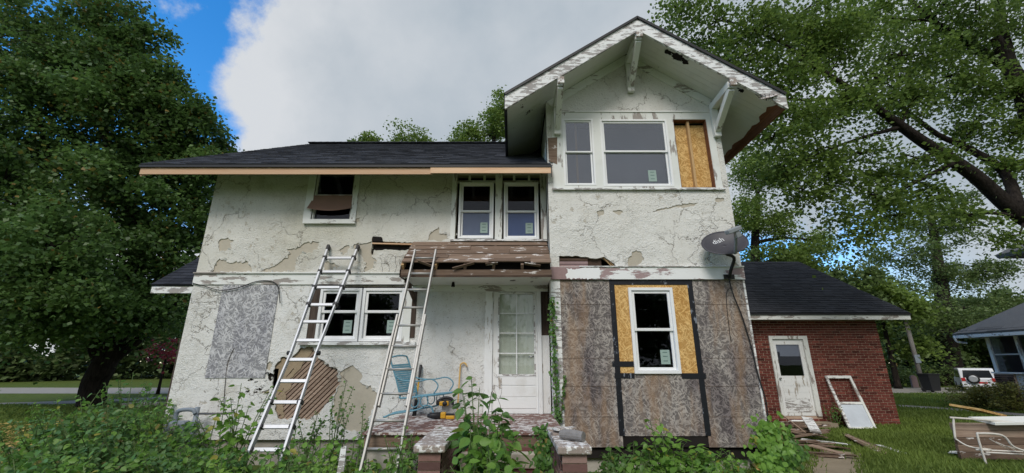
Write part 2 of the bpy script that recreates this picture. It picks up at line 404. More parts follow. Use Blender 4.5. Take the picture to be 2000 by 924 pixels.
M['film_grey'] = simple('grey_protective_film', (0.58, 0.63, 0.70), 0.35, var=0.2, scale=3)
M['room'] = simple('dark_room', (0.07, 0.065, 0.06), 0.9, var=0.1)
M['curtain'] = simple('cream_blind', (0.82, 0.82, 0.77), 0.8, var=0.06, scale=2)
M['screen'] = simple('torn_screen', (0.22, 0.13, 0.095), 0.7, var=0.15)
M['alu'] = simple('aluminium', (0.47, 0.48, 0.50), 0.5, 0.6, var=0.12, scale=14)
M['alu_dull'] = simple('dull_aluminium', (0.40, 0.39, 0.37), 0.55, 0.5, var=0.2, scale=12)
M['plastic_black'] = simple('black_plastic', (0.018, 0.018, 0.020), 0.5, var=0.2)
M['blue_chair'] = simple('blue_vinyl', (0.12, 0.29, 0.38), 0.45, var=0.12, scale=9)
M['yellow'] = simple('yellow_plastic', (0.68, 0.36, 0.025), 0.45, var=0.1)
M['yellow_bar'] = simple('yellow_paint', (0.62, 0.38, 0.11), 0.5, var=0.15)
M['steel'] = simple('grey_steel', (0.33, 0.335, 0.34), 0.4, 0.7, var=0.15)
M['meter_grey'] = simple('meter_grey', (0.20, 0.235, 0.275), 0.55, var=0.15)
M['pipe'] = simple('iron_pipe', (0.10, 0.10, 0.105), 0.6, 0.3)
M['dish'] = simple('dish_grey', (0.052, 0.050, 0.060), 0.5, var=0.12, scale=3)
M['dish_arm'] = simple('dish_arm_grey', (0.26, 0.28, 0.30), 0.5, var=0.1)
M['white_print'] = simple('white_print', (0.75, 0.76, 0.78), 0.6, var=0.03)
M['wire'] = simple('black_cable', (0.015, 0.014, 0.014), 0.6)
M['dead_vine'] = simple('dead_vine', (0.10, 0.075, 0.055), 0.9)
M['porch_paint'] = paint('porch_floor_paint', (0.60, 0.56, 0.54), (0.17, 0.095, 0.08), amount=0.10, axis='n', scale=11)
M['stone'] = simple('step_stone', (0.46, 0.41, 0.33), 0.9, var=0.35, scale=7, bump=0.7, bscale=30)
M['log_grey'] = simple('log_bark', (0.23, 0.215, 0.205), 0.9, var=0.35, scale=20, bump=0.8, bscale=30)
M['concrete'] = simple('old_concrete', (0.40, 0.37, 0.33), 0.92, var=0.25, scale=5, bump=0.5, bscale=30)
M['red_dirt'] = simple('red_leaf_litter', (0.15, 0.055, 0.045), 0.95, var=0.5, scale=18, bump=0.8, bscale=40)
def mat_brick(name, a, b, d):
    g = G(name); r = g.rnd(); c = g.ramp(r, [(0.0, tuple(x*0.5 for x in a)), (0.14, a), (0.5, b), (0.86, d), (1.0, tuple(x*1.35 for x in d))]); n = g.noise(22, 5, 0.65)
    c = g.mix(g.math('MULTIPLY', g.sm(n, 0.45, 0.75), 0.4), c, tuple(x*0.5 for x in a))
    c = g.mix(g.math('MULTIPLY', g.sm(g.noise(0.8, 4, 0.6), 0.5, 0.72), 0.35), c, tuple(x*0.55 for x in b))
    return g.done(c, 0.9, g.bump(n, 0.5, 0.005), 0.2)
M['brick'] = mat_brick('red_brick', (0.125, 0.034, 0.027), (0.16, 0.044, 0.034), (0.20, 0.06, 0.045))
M['mortar'] = simple('garage_mortar', (0.46, 0.34, 0.26), 0.95, var=0.2, scale=10)
M['brick_pier'] = mat_brick('pier_brick', (0.17, 0.095, 0.085), (0.25, 0.145, 0.125), (0.32, 0.22, 0.195))
M['brick_brown'] = mat_brick('brown_brick', (0.05, 0.03, 0.026), (0.085, 0.05, 0.042), (0.12, 0.075, 0.06))
M['bark'] = (lambda g: g.done(g.ramp(g.noise(7, 6, 0.65, g.map(g.geo(), (2.2, 2.2, 0.5))), [(0.3, (0.010, 0.008, 0.007)), (0.75, (0.050, 0.041, 0.035))]), 0.95,
              g.bump(g.noise(9, 6, 0.7, g.map(g.geo(), (2.5, 2.5, 0.5))), 0.9, 0.05), 0.1))(G('bark'))
M['stem'] = simple('green_stem', (0.10, 0.15, 0.05), 0.7)
M['twig'] = simple('twig', (0.09, 0.07, 0.05), 0.85)
def mat_leaf(name, a, b, d=None, trans=0.35, rough=0.5):
    g = G(name); r = g.rnd(); n = g.noise(0.5, 3, 0.5)
    c = g.mix(r, a, b)
    c = g.mix(g.math('MULTIPLY', g.sm(n, 0.4, 0.65), 0.45), c, tuple(x*1.5 for x in b))
    if d: c = g.mix(g.sm(r, 0.955, 0.965), c, d)
    p = g.n('ShaderNodeBsdfPrincipled'); g.set(p.inputs['Base Color'], c); p.inputs['Roughness'].default_value = rough
    p.inputs['Specular IOR Level'].default_value = 0.35
    t = g.n('ShaderNodeBsdfTranslucent'); g.set(t.inputs[0], g.mix(0.5, c, tuple(min(1, x*1.8) for x in b)))
    ms = g.n('ShaderNodeMixShader'); ms.inputs[0].default_value = trans
    g.t.links.new(p.outputs[0], ms.inputs[1]); g.t.links.new(t.outputs[0], ms.inputs[2]); g.t.links.new(ms.outputs[0], g.out.inputs[0]); return g.m
M['leaf_maple'] = mat_leaf('maple_leaf', (0.038, 0.082, 0.024), (0.095, 0.168, 0.042), (0.22, 0.15, 0.03))
M['leaf_right'] = mat_leaf('locust_leaf', (0.050, 0.092, 0.022), (0.130, 0.195, 0.040), None, 0.45)
M['leaf_bright'] = mat_leaf('bright_leaf', (0.085, 0.140, 0.030), (0.160, 0.230, 0.048), None, 0.4)
M['leaf_far'] = mat_leaf('far_leaf', (0.060, 0.100, 0.030), (0.125, 0.178, 0.055), None, 0.35)
M['leaf_weed'] = mat_leaf('weed_leaf', (0.085, 0.185, 0.030), (0.165, 0.305, 0.052), (0.36, 0.33, 0.06), 0.4, 0.45)
M['leaf_weed_dark'] = mat_leaf('dark_weed_leaf', (0.052, 0.130, 0.028), (0.105, 0.215, 0.045), (0.27, 0.22, 0.06), 0.35, 0.45)
M['leaf_lime'] = mat_leaf('lime_leaf', (0.13, 0.24, 0.035), (0.20, 0.33, 0.05), None, 0.45, 0.45)
M['leaf_blue'] = mat_leaf('blue_green_leaf', (0.060, 0.140, 0.045), (0.115, 0.215, 0.068), (0.22, 0.16, 0.06), 0.35)
M['leaf_red'] = mat_leaf('red_leaf', (0.16, 0.02, 0.03), (0.25, 0.04, 0.05))
M['grass'] = mat_leaf('grass_blade', (0.078, 0.125, 0.022), (0.155, 0.215, 0.042), None, 0.3, 0.7)
M['fallen'] = mat_leaf('fallen_leaf', (0.36, 0.25, 0.07), (0.55, 0.42, 0.15), None, 0.2)

# ------------------------------------------------------------------ ground, road, paths
def mat_ground():
    g = G('lawn_soil'); n = g.noise(0.35, 6, 0.6); m = g.noise(3.0, 6, 0.65); k = g.noise(30, 4, 0.6)
    c = g.ramp(m, [(0.3, (0.058, 0.092, 0.020)), (0.6, (0.110, 0.150, 0.034)), (0.8, (0.18, 0.175, 0.065))])
    c = g.mix(g.math('MULTIPLY', g.sm(n, 0.55, 0.75), 0.5), c, (0.15, 0.115, 0.065))
    c = g.mix(g.math('MULTIPLY', k, 0.4), c, (0.03, 0.045, 0.012))
    return g.done(c, 0.95, g.bump(k, 0.7, 0.03), 0.1)
M['ground'] = mat_ground()
M['asphalt'] = simple('pale_road', (0.30, 0.285, 0.26), 0.9, var=0.12, scale=1.5, bump=0.4, bscale=40, spec=0.2)
M['path'] = simple('path_concrete', (0.25, 0.235, 0.21), 0.92, var=0.2, scale=2.5, bump=0.4, bscale=30, spec=0.2)
M['dirt_path'] = simple('worn_path', (0.27, 0.225, 0.165), 0.95, var=0.3, scale=3, bump=0.6, bscale=25, spec=0.1)
def structure(o): o['kind'] = 'structure'; return o
mb = MB(); mb.add([(-700, -300, 0), (700, -300, 0), (700, 900, 0), (-700, 900, 0)], [(0, 1, 2, 3)])
structure(mb.build('ground', M['ground']))
def ribbon(name, pts, w, z, mat, amp=0.05):
    pts = smooth_path([(p[0], p[1], 0) for p in pts], 10); r = random.Random(len(name)); vs = []; n = len(pts)
    for i, p in enumerate(pts):
        d = pts[min(i+1, n-1)] - pts[max(i-1, 0)]; d.normalize(); s = Vector((-d.y, d.x, 0))
        vs += [(p + s*(w/2 + r.gauss(0, amp))).to_tuple()[:2] + (z,), (p - s*(w/2 + r.gauss(0, amp))).to_tuple()[:2] + (z,)]
    m = MB(); m.add(vs, [(2*i, 2*i+1, 2*i+3, 2*i+2) for i in range(n-1)])
    return structure(m.build(name, mat))
ribbon('road', [(-160, 28), (-60, 27.6), (-20, 27.2), (0, 27.2), (30, 27.4), (70, 28.2), (170, 29)], 5.6, 0.004, M['asphalt'])
ribbon('pavement', [(-40, 14.2), (-26, 16.2), (-20, 18.4), (-16, 22.0), (-13, 25.0)], 1.9, 0.008, M['path'])
ribbon('driveway', [(9, 21.5), (12.5, 19.6), (15.0, 17.6), (16.1, 15.6), (16.6, 13.5), (16.8, 9)], 1.0, 0.008, M['path'])
ribbon('worn_path', [(-30, 7.2), (-14, 8.3), (-9, 9.0), (-7.2, 9.6)], 0.7, 0.006, M['dirt_path'], 0.12)
ribbon('garden_path', [(3.4, 5.2), (4.8, 7.2), (5.6, 8.2), (6.2, 8.8)], 0.95, 0.006, M['dirt_path'], 0.14)

# ------------------------------------------------------------------ house
D, T = 7.6, 7.1                      # outer face of the main front wall and of the tower
XL, XR = -5.82, 3.97                 # left and right corners of the house
TX0, TX1 = 0.66, 3.97                # the tower's corners
PITCH = 0.631
EY, EZ = 6.93, 5.065                  # main eave, upper edge
RY = 12.54; RZ = EZ + PITCH*(RY - EY)
BACK = 17.4
def zmain(y): return EZ + PITCH*((y if y <= RY else 2*RY - y) - EY)
house = thing('house', 'white two storey stucco house with peeling walls and a front gabled wing', 'house', (-0.9, 12, 0))
def rect(px0, px1, py0, py1, Y):
    """upright rectangle: px measured at mid height"""
    pm = (py0 + py1)/2; a, b = W(px0, pm, Y), W(px1, pm, Y)
    return a.x, b.x, W(1000, py1, Y).z, W(1000, py0, Y).z
def rl(r): x0, x1, z0, z1 = r; return [(x0, z0), (x1, z0), (x1, z1), (x0, z1)]
def poly(pts, Y): return [(W(x, y, Y).x, W(x, y, Y).z) for x, y in pts]

# openings of the main wall
O_UL = rect(606, 692, 338, 432, D)          # upper left old window
O_UM = rect(891, 967, 341, 467, D)          # upper pair, left
O_UR = rect(981, 1056, 341, 468, D)         # upper pair, right
O_LP = rect(604, 800, 559, 669, D)          # lower pair
O_DR = rect(949, 1075, 553, 812, D)         # door with its frame and the opened wall beside it
WB = W(1000, 859, D).z                      # lower edge of the stucco
wt_top = zmain(D) - 0.06
outer = [(XL, WB), (TX0 + 0.02, WB), (TX0 + 0.02, wt_top), (XL, wt_top)]
Z1 = lambda s, ox, oy, pts: [(ox + x/s, oy + y/s) for x, y in pts]
patches_px = [
    Z1(3.08, 260, 260, [(472, 833), (500, 775), (520, 755), (545, 760), (580, 782), (620, 772), (690, 775), (715, 810), (712, 834)]),
    Z1(3.08, 260, 260, [(512, 660), (530, 635), (570, 628), (608, 648), (585, 660), (590, 695), (520, 710)]),
    Z1(3.08, 260, 260, [(755, 834), (860, 790), (945, 725), (925, 700), (990, 688), (1030, 660), (1080, 648), (1118, 655), (1115, 700), (1060, 715), (1000, 735), (985, 765), (975, 815), (958, 834)]),
    Z1(3.08, 260, 260, [(1130, 772), (1160, 770), (1240, 800), (1200, 822), (1150, 826)]),
    Z1(3.08, 260, 260, [(1240, 705), (1268, 682), (1300, 675), (1290, 715), (1262, 735)]),
    Z1(3.08, 260, 260, [(1385, 835), (1400, 780), (1380, 745), (1320, 690), (1330, 668), (1400, 662), (1435, 650), (1432, 730), (1465, 770), (1440, 815)]),
    Z1(4.62, 500, 650, [(60, 296), (125, 255), (145, 300), (130, 345), (100, 330)]),
    Z1(4.62, 500, 650, [(40, 540), (125, 505), (115, 548)]),
    Z1(4.62, 500, 650, [(752, 380), (800, 330), (875, 292), (920, 330), (960, 390), (935, 440), (960, 465), (1030, 480), (1075, 530), (1080, 620), (1040, 720), (1000, 800), (1010, 880), (900, 890), (790, 860), (720, 810), (690, 720), (700, 600), (745, 480)]),
    Z1(3.081, 680, 300, [(480, 520), (500, 475), (545, 440), (548, 480), (600, 480), (605, 515), (550, 528)]),
    Z1(3.081, 680, 300, [(40, 420), (48, 390), (75, 382), (68, 408)]),
    Z1(3.081, 680, 300, [(618, 520), (632, 470), (650, 465), (648, 522)]),
]
lath_px = Z1(4.62, 500, 650, [(150, 430), (170, 300), (245, 215), (300, 245), (345, 200), (410, 130), (500, 125), (545, 175), (560, 230), (620, 262), (660, 305), (710, 315), (745, 350), (752, 430), (715, 540), (640, 640), (545, 745), (450, 790), (385, 775), (300, 770), (215, 785), (165, 690), (180, 610), (150, 520)])
slot_px = [(727, 463), (746, 464), (748, 471), (806, 474), (808, 488), (730, 488), (728, 498), (724, 497)]
stain_px = Z1(4.62, 500, 650, [(105, 375), (130, 360), (155, 372), (150, 420), (125, 440), (108, 415)])
SKIN = 0.014
patches = [ragged(poly(p, D), 0.035, 0.012, i) for i, p in enumerate(patches_px)]
lath_hole = ragged(poly(lath_px, D), 0.035, 0.012, 40)
slot = ragged(poly(slot_px, D), 0.05, 0.008, 41)
knock = ragged(poly(stain_px, D), 0.03, 0.01, 42)
opens = [rl(O_UL), rl(O_UM), rl(O_UR), rl(O_LP), rl(O_DR)]
walls = MB()
walls.box(XL, XL+0.2, D+0.005, BACK, WB, wt_top)                        # left gable wall
walls.prism([(XL, D+0.005, wt_top-0.001), (XL, BACK, wt_top-0.001), (XL, RY, RZ-0.1)], (0.2, 0, 0))
walls.box(XR-0.2, XR, T+0.25, BACK, WB, wt_top)
walls.prism([(XR-0.2, D, wt_top-0.001), (XR-0.2, BACK, wt_top-0.001), (XR-0.2, RY, RZ-0.1)], (0.2, 0, 0))
walls.box(XL+0.2, XR-0.2, BACK-0.2, BACK, WB, wt_top)
walls.build('wall', M['stucco_white'], house)
skin = sheet_with_holes(outer, patches + [lath_hole, slot, knock] + opens, D, SKIN).build('stucco_skin', M['stucco'], house)
skin['label'] = 'cream white stucco coat, stained and peeling off in patches'
base = sheet_with_holes(outer, [lath_hole, slot, knock] + opens, D + SKIN + 0.001, 0.16).build('base_coat', M['base_coat'], house)
# lath strips behind the big hole: diagonal wooden strips with gaps
lx0, lx1 = min(p[0] for p in lath_hole), max(p[0] for p in lath_hole); lz0, lz1 = min(p[1] for p in lath_hole), max(p[1] for p in lath_hole)
mb = MB(); mb.box(lx0-0.1, lx1+0.1, D+0.075, D+0.09, lz0-0.1, lz1+0.1); mb.build('sheathing', M['brown_wood'], house)
ang = R(46); ca, sa = math.cos(ang), math.sin(ang); ctr = Vector(((lx0+lx1)/2, 0, (lz0+lz1)/2))
pitch_l = 0.060; LR = random.Random(5)
hp = [(p[0], p[1]) for p in lath_hole]
for i in range(-14, 15):
    off = i*pitch_l; ext = []
    for k in range(-60, 61):
        t = k*0.02; x = ctr.x + t*ca - off*sa; z = ctr.z + t*sa + off*ca
        if inside((x, z), hp): ext.append(t)
    if len(ext) < 3: continue
    t0, t1 = min(ext)-0.05, max(ext)+0.05
    mid = (t0+t1)/2
    c = Vector((ctr.x + mid*ca - off*sa, D+0.042+LR.uniform(0, 0.006), ctr.z + mid*sa + off*ca))
    a2 = LR.gauss(0, 0.008)
    MB().obox(c, (ca, 0, sa+a2), (0, 1, 0), (-sa-a2, 0, ca), (t1-t0)/2, 0.006, 0.0215).build('lath', M['lath'], house)
# old plaster still clinging to the left half of the lath
cling = Z1(4.62, 500, 650, [(150, 430), (170, 300), (245, 215), (300, 245), (345, 200), (410, 135), (480, 130), (500, 170), (420, 270), (350, 360), (300, 440), (310, 480), (250, 540), (270, 580), (235, 640), (240, 770), (215, 780), (165, 690), (180, 610), (150, 520)])
sheet_with_holes(ragged(poly(cling, D), 0.04, 0.016, 77), [ragged(poly(Z1(4.62, 500, 650, q), D), 0.03, 0.004, 80+i) for i, q in enumerate(
    [[(190, 560), (240, 500), (248, 506), (198, 570)], [(260, 400), (330, 320), (338, 326), (268, 410)]])],
    D+0.030, 0.008).build('clinging_plaster', M['mortar_tan'], house)
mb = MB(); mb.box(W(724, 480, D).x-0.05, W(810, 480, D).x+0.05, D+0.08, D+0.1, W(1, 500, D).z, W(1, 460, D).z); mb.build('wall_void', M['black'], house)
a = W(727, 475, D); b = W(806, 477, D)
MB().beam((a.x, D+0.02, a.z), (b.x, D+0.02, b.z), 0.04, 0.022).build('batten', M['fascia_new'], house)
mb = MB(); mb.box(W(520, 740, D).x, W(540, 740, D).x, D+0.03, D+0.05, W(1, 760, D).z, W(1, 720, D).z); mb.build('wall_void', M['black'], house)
mb = MB(); mb.prism([(x, D-0.004, z) for x, z in poly([(728, 462), (745, 463), (746, 472), (729, 472)], D)], (0, 0.012, 0)); mb.build('tar_paper', M['black'], house)
# curled flakes of stucco at the edges of the bare patches
for i, pt in enumerate(patches + [lath_hole]):
    for k in range(len(pt)//9):
        a = pt[LR.randrange(len(pt))]; s = LR.uniform(0.012, 0.035)
        MB().add([(a[0]-s, D-0.002, a[1]-s*LR.random()), (a[0]+s, D-0.002, a[1]-s*0.4), (a[0]+s*0.6, D-0.022, a[1]+s), (a[0]-s*0.7, D-0.016, a[1]+s*0.8)], [(0, 1, 2, 3)]).build('flake', M['stucco_white'], house)
# band board, corner board, foundation
bz0, bz1 = W(1, 556, D).z, W(1, 535, D).z
MB().box(XL-0.012, W(790, 545, D).x, D-0.022, D-0.002, bz0, bz1).build('band_board', M['trim'], house)
MB().box(XL-0.02, W(790, 545, D).x, D-0.05, D-0.0, bz1+0.001, bz1+0.022).build('drip_moulding', M['trim'], house)
found = MB(); found.box(XL+0.05, XR-0.05, D+0.06, D+0.30, 0, WB-0.002); found.box(XL+0.05, XL+0.3, D+0.31, BACK, 0, WB-0.002)
found.box(XR-0.3, XR-0.05, T+0.35, BACK, 0, WB-0.002); found.box(TX0+0.1, TX1-0.3, T+0.12, T+0.3, 0, WB-0.003)
found.build('foundation', M['concrete'], house)
# floors and rooms behind the glass
rooms = MB(); rooms.box(XL+0.2, XR-0.2, D+0.25, BACK-0.2, 0.70, 0.78); rooms.box(TX0+0.2, XR-0.2, T+0.3, D+0.24, 0.70, 0.78); rooms.box(XL+0.2, XR-0.2, D+0.25, BACK-0.2, 3.05, 3.2)
rooms.box(XL+0.2, XR-0.2, 11.2, 11.3, 0.8, RZ-1.1); rooms.box(TX0, TX0+0.12, T+0.3, 11.0, 0.8, 5.1); rooms.box(TX0+0.15, TX1-0.22, T+0.3, D+0.24, 3.2, 3.3)
rooms.box(TX0+0.15, TX1-0.22, T+0.3, 11, 6.15, 6.2)
rooms.box(XL+0.2, TX0-0.05, D+0.25, 11.0, 5.22, 5.26)
rooms.build('room_surfaces', M['room'], house)

# ---- windows
def window(r, y, sash=0.042, frame=0.045, parent=house, glass='glass', split=0.5, lower_set=0.03, film=None, upper_film=None, sticker=True, depth=0.09, name='window'):
    x0, x1, z0, z1 = r
    f = MB().ring(x0, x1, z0, z1, frame, y-0.018, y+depth, rnd=0.2).build(name, M['vinyl'], parent, bevel=0.004)
    xi0, xi1, zi0, zi1 = x0+frame+0.002, x1-frame-0.002, z0+frame+0.002, z1-frame-0.002; zm = zi0 + (zi1-zi0)*split
    MB().ring(xi0, xi1, zm-sash*0.5, zi1, sash, y+0.006, y+0.034, rnd=0.2).build('upper_sash', M['vinyl'], f, bevel=0.003)
    MB().ring(xi0+0.003, xi1-0.003, zi0, zm+sash*0.45, sash, y+0.036, y+0.066, rnd=0.2).build('lower_sash', M['vinyl'], f, bevel=0.003)
    MB().box(xi0+sash-0.006, xi1-sash+0.006, y+0.018, y+0.022, zm+sash*0.4, zi1-sash+0.006).build('pane', M[glass], f)
    MB().box(xi0+sash-0.006, xi1-sash+0.006, y+0.050, y+0.054, zi0+sash-0.006, zm-sash*0.4).build('pane', M[glass], f)
    if film: MB().box(xi0+sash, xi1-sash, y+0.058, y+0.060, zi0+sash, zm-sash*0.6).build('protective_film', M[film], f)
    if sticker:
        w = (xi1-xi0); sx = xi1-sash-w*0.30; sw = min(0.15, w*0.24); sz = zi0+sash+0.05; sh = sw*1.5
        st = MB().box(sx, sx+sw, y+0.0455, y+0.0485, sz, sz+sh).build('label_sticker', M['sticker'], f)
        for q in (0.2, 0.52, 0.8): MB().box(sx+sw*0.25, sx+sw*0.75, y+0.0435, y+0.045, sz+sh*q, sz+sh*(q+0.05)).build('label_print', M['label_ink'], f)
    return f
# upper pair
for r0, fl in ((rect(896, 964, 356, 466, D), 'film_grey'), (rect(984, 1052, 356, 467, D), 'film')):
    window(r0, D+0.005, film=fl, depth=0.12, sash=0.035, frame=0.04, split=0.48)
zc = W(1, 351, D).z
for ra in (O_UM, O_UR):
    MB().box(ra[0], ra[1], D+0.035, D+0.08, zc-0.05, zc).build('header', M['trim'], house)
    for q in (0.28, 0.68):
        x = ra[0] + (ra[1]-ra[0])*q
        MB().box(x, x+0.045, D+0.04, D+0.09, zc+0.001, ra[3]).build('cripple_stud', M['trim_v'], house)
tp = [(W(882, 400, D).x, O_UM[0]-0.002), (O_UM[1]+0.002, O_UR[0]-0.002), (O_UR[1]+0.002, TX0)]
for a, b in tp: MB().box(a, b, D-0.02, D-0.001, W(1, 470, D).z, wt_top).build('casing', M['trim_v'], house)
MB().box(W(880, 470, D).x, TX0, D-0.055, D-0.003, W(1, 472, D).z, W(1, 468.5, D).z).build('sill', M['trim_flaked'], house)
# old upper left window with torn screen
x0, x1, z0, z1 = rect(613, 689, 343, 430, D)
MB().box(W(598, 390, D).x, x0, D-0.02, D-0.001, z0, wt_top).build('casing', M['trim_v'], house)
MB().box(x1, W(699, 390, D).x, D-0.02, D-0.001, z0, wt_top).build('casing', M['trim_v'], house)
sl = MB(); sl.box(W(594, 434, D).x, W(695, 434, D).x, D-0.06, D-0.003, W(1, 438, D).z, z0-0.002); sl.build('sill', M['trim'], house)
ow = MB().ring(x0, x1, z0, wt_top, 0.03, D+0.02, D+0.12).build('old_window', M['trim_v'], house)
zm = W(1, 380, D).z
MB().box(x0+0.032, x1-0.032, D+0.045, D+0.075, zm-0.02, zm+0.02).build('meeting_rail', M['trim'], ow)
MB().box(x0+0.032, x1-0.032, D+0.06, D+0.064, zm+0.021, wt_top-0.05).build('pane', M['glass'], ow)
MB().box(x0+0.032, x1-0.032, D+0.08, D+0.084, z0+0.03, zm-0.021).build('pane', M['glass'], ow)
sc = MB(); sv = []; nx = 10; nz = 6; zt = W(1, 382, D).z; zb = W(1, 408, D).z
for j in range(nz+1):
    for i in range(nx+1):
        u, v = i/nx, j/nz
        sag = 0.10*math.sin(math.pi*u)*v*(1-u) ; xx = x0 - 0.07*v*(1-u) + (x1-x0+0.07*v*(1-u))*u
        sv.append((xx, D-0.008-0.08*v*v*(1-0.6*u), zt + (zb-zt)*v*(1+0.18*math.sin(math.pi*u)) - 0.02*(1-u)*v))
sc.add(sv, [(j*(nx+1)+i, j*(nx+1)+i+1, (j+1)*(nx+1)+i+1, (j+1)*(nx+1)+i) for j in range(nz) for i in range(nx)])
sc.build('torn_screen', M['screen'], ow, smooth=True)
# lower pair
for r0 in (rect(621, 703, 563, 667, D), rect(705.5, 788, 563, 667, D)): window(r0, D+0.0, split=0.56, sash=0.045, frame=0.05)
MB().box(O_LP[0], rect(621, 703, 563, 667, D)[0]-0.002, D+0.01, D+0.05, O_LP[2], O_LP[3]).build('rotten_jamb', M['rot_wood_v'], house)
xr_ = rect(705, 788, 563, 667, D)[1]
MB().box(xr_+0.002, O_LP[1]+0.03, D-0.02, D+0.04, O_LP[2], bz0-0.002).build('casing', M['trim_v'], house)
MB().box(W(586, 668, D).x, W(812, 668, D).x, D-0.07, D-0.003, W(1, 674, D).z, W(1, 668, D).z).build('sill', M['trim_flaked'], house)
MB().box(O_LP[0]-0.02, O_LP[1]+0.06, D-0.035, D-0.021, bz0-0.02, bz0-0.001).build('head_drip', M['black'], house)
# gray strand board screwed over a window on the left
x0, x1, z0, z1 = rect(419, 532, 557, 738, D)
MB().box(x0, x1, D-0.014, D-0.002, z0, z1).build('board_cover', M['osb_pale'], house)

# ---- front door
dx0, dx1 = W(962, 690, D).x, W(1050, 690, D).x; dz0, dz1 = W(1, 808, D).z, W(1, 564, D).z
jb = MB(); jb.box(O_DR[0]-0.02, dx0-0.003, D-0.025, D+0.06, dz0, O_DR[3]); jb.box(dx1+0.003, W(1058, 690, D).x, D-0.025, D+0.06, dz0, O_DR[3])
jb.box(dx0-0.003, dx1+0.003, D-0.025, D+0.06, dz1+0.003, O_DR[3]); jb.build('door_frame', M['door_paint'], house)
gx0, gx1 = W(975, 650, D).x, W(1043, 650, D).x; gz0, gz1 = W(1, 731, D).z, W(1, 574, D).z
dm = MB(); dm.box(dx0, gx0, D+0.01, D+0.05, dz0, dz1); dm.box(gx1, dx1, D+0.01, D+0.05, dz0, dz1)
dm.box(gx0, gx1, D+0.01, D+0.05, gz1, dz1); dm.box(gx0, gx1, D+0.01, D+0.05, dz0, gz0)
door = dm.build('door', M['door_paint'], house)
for i in range(3):
    za = dz0+0.08+i*0.185
    MB().box(gx0-0.02, gx1+0.02, D+0.002, D+0.0095, za, za+0.172).build('panel_board', M['door_paint'], door, bevel=0.004)
MB().ring(gx0-0.022, gx1+0.022, gz0-0.03, gz1+0.022, 0.022, D-0.004, D+0.0095, wb=0.03).build('glass_trim', M['trim_flaked'], door)
gxm = (gx0+gx1)/2
for i in range(4):
    za = gz0 + (gz1-gz0)*i/4; zb_ = gz0 + (gz1-gz0)*(i+1)/4
    for a, b in ((gx0, gxm), (gxm, gx1)):
        MB().box(a+0.006, b-0.006, D+0.028, D+0.031, za+0.006, zb_-0.006).build('pane', M['door_glass'], door)
    if i: MB().box(gx0, gx1, D+0.016, D+0.036, za-0.008, za+0.008).build('muntin', M['vinyl'], door)
MB().box(gxm-0.008, gxm+0.008, D+0.014, D+0.034, gz0, gz1).build('muntin', M['vinyl'], door)
cv = MB(); n = 24
cvv = []
for i in range(n+1):
    x = gx0-0.05 + (gx1-gx0+0.1)*i/n; y = D+0.085+0.008*math.sin(i*2.4)+0.004*math.sin(i*5.1)
    cvv += [(x, y, gz0-0.1), (x, y, gz1+0.1)]
cv.add(cvv, [(2*i, 2*i+2, 2*i+3, 2*i+1) for i in range(n)]); cv.build('blind', M['curtain'], door, smooth=True)
MB().tube([(dx1-0.07, D+0.01, dz0+0.92), (dx1-0.07, D-0.04, dz0+0.92), (dx1-0.15, D-0.045, dz0+0.92)], 0.011, 8).build('handle', M['steel'], door, True)
# opened wall right of the door
ox0, ox1 = W(1058, 690, D).x+0.002, TX0-0.002; zs = W(1, 655, D).z
MB().box(ox0, ox1, D+0.02, D+0.05, dz0, zs).build('board', M['door_paint'], house)
MB().box(ox0, ox1, D+0.06, D+0.09, zs-0.02, O_DR[3]).build('rotten_sheathing', M['rot_wood_v'], house)
MB().box(ox0+0.01, ox0+0.05, D+0.03, D+0.058, zs+0.001, O_DR[3]).build('rotten_stud', M['rot_wood_v'], house)
# the tower's side towards the porch
MB().box(TX0, TX0+0.16, T+0.004, D-0.004, W(1, 870, T).z, W(1, 540, T).z).build('corner_post', M['trim_flaked'], house)
MB().box(TX0, TX0+0.16, T+0.004, D+0.9, W(1, 540, T).z+0.002, 6.3).build('wing_side_wall', M['stucco_white'], house)

# ---- main roof
roof_x0, roof_x1 = -6.76, 4.55
rf = MB()
th = 0.03
def slab(mb, p, q, r_, s_, t=0.03, up=Vector((0, 0, 1))):
    P = [Vector(v) for v in (p, q, r_, s_)]; nrm = (P[1]-P[0]).cross(P[2]-P[0]).normalized()
    if nrm.z < 0: nrm = -nrm
    mb.prism([v - nrm*t for v in P], nrm*t)
slab(rf, (roof_x0, EY, EZ), (TX0+0.05, EY, EZ), (TX0+0.05, RY, RZ), (roof_x0, RY, RZ))
slab(rf, (TX0+0.051, 9.0, zmain(9.0)), (roof_x1, 9.0, zmain(9.0)), (roof_x1, RY, RZ), (TX0+0.051, RY, RZ))
slab(rf, (roof_x0, RY+0.002, RZ), (roof_x1, RY+0.002, RZ), (roof_x1, 2*RY-EY, EZ), (roof_x0, 2*RY-EY, EZ))
roof = rf.build('roof', M['shingle'], house)
fz1, fz0 = EZ-0.04, W(1, 340, 6.95).z
xm = W(842, 335, 6.95).x; xe = W(1076, 335, 6.95).x
def fascia(x0, x1, dz, y):
    return MB().box(x0, x1, y, y+0.02, fz0+dz, fz1-0.025+dz*0.3)
fascia(roof_x0+0.01, xm+0.02, 0.0, 6.951).build('fascia_board', M['fascia_new'], house)
fascia(xm-0.01, xe, 0.012, 6.930).build('fascia_board', M['fascia_new'], house)
MB().box(roof_x0-0.005, xe+0.02, EY-0.012, EY+0.035, EZ-0.062, EZ-0.020).build('drip_edge', M['plastic_black'], house)
rk = MB(); p = [(roof_x0+0.012, EY+0.045, fz0-0.03), (roof_x0+0.012, EY+0.045, EZ-0.045), (roof_x0+0.012, RY, RZ-0.075), (roof_x0+0.012, RY, RZ-0.26)]
rk.prism(p, (0.03, 0, 0)); rk.build('rake_board', M['fascia_new'], house)
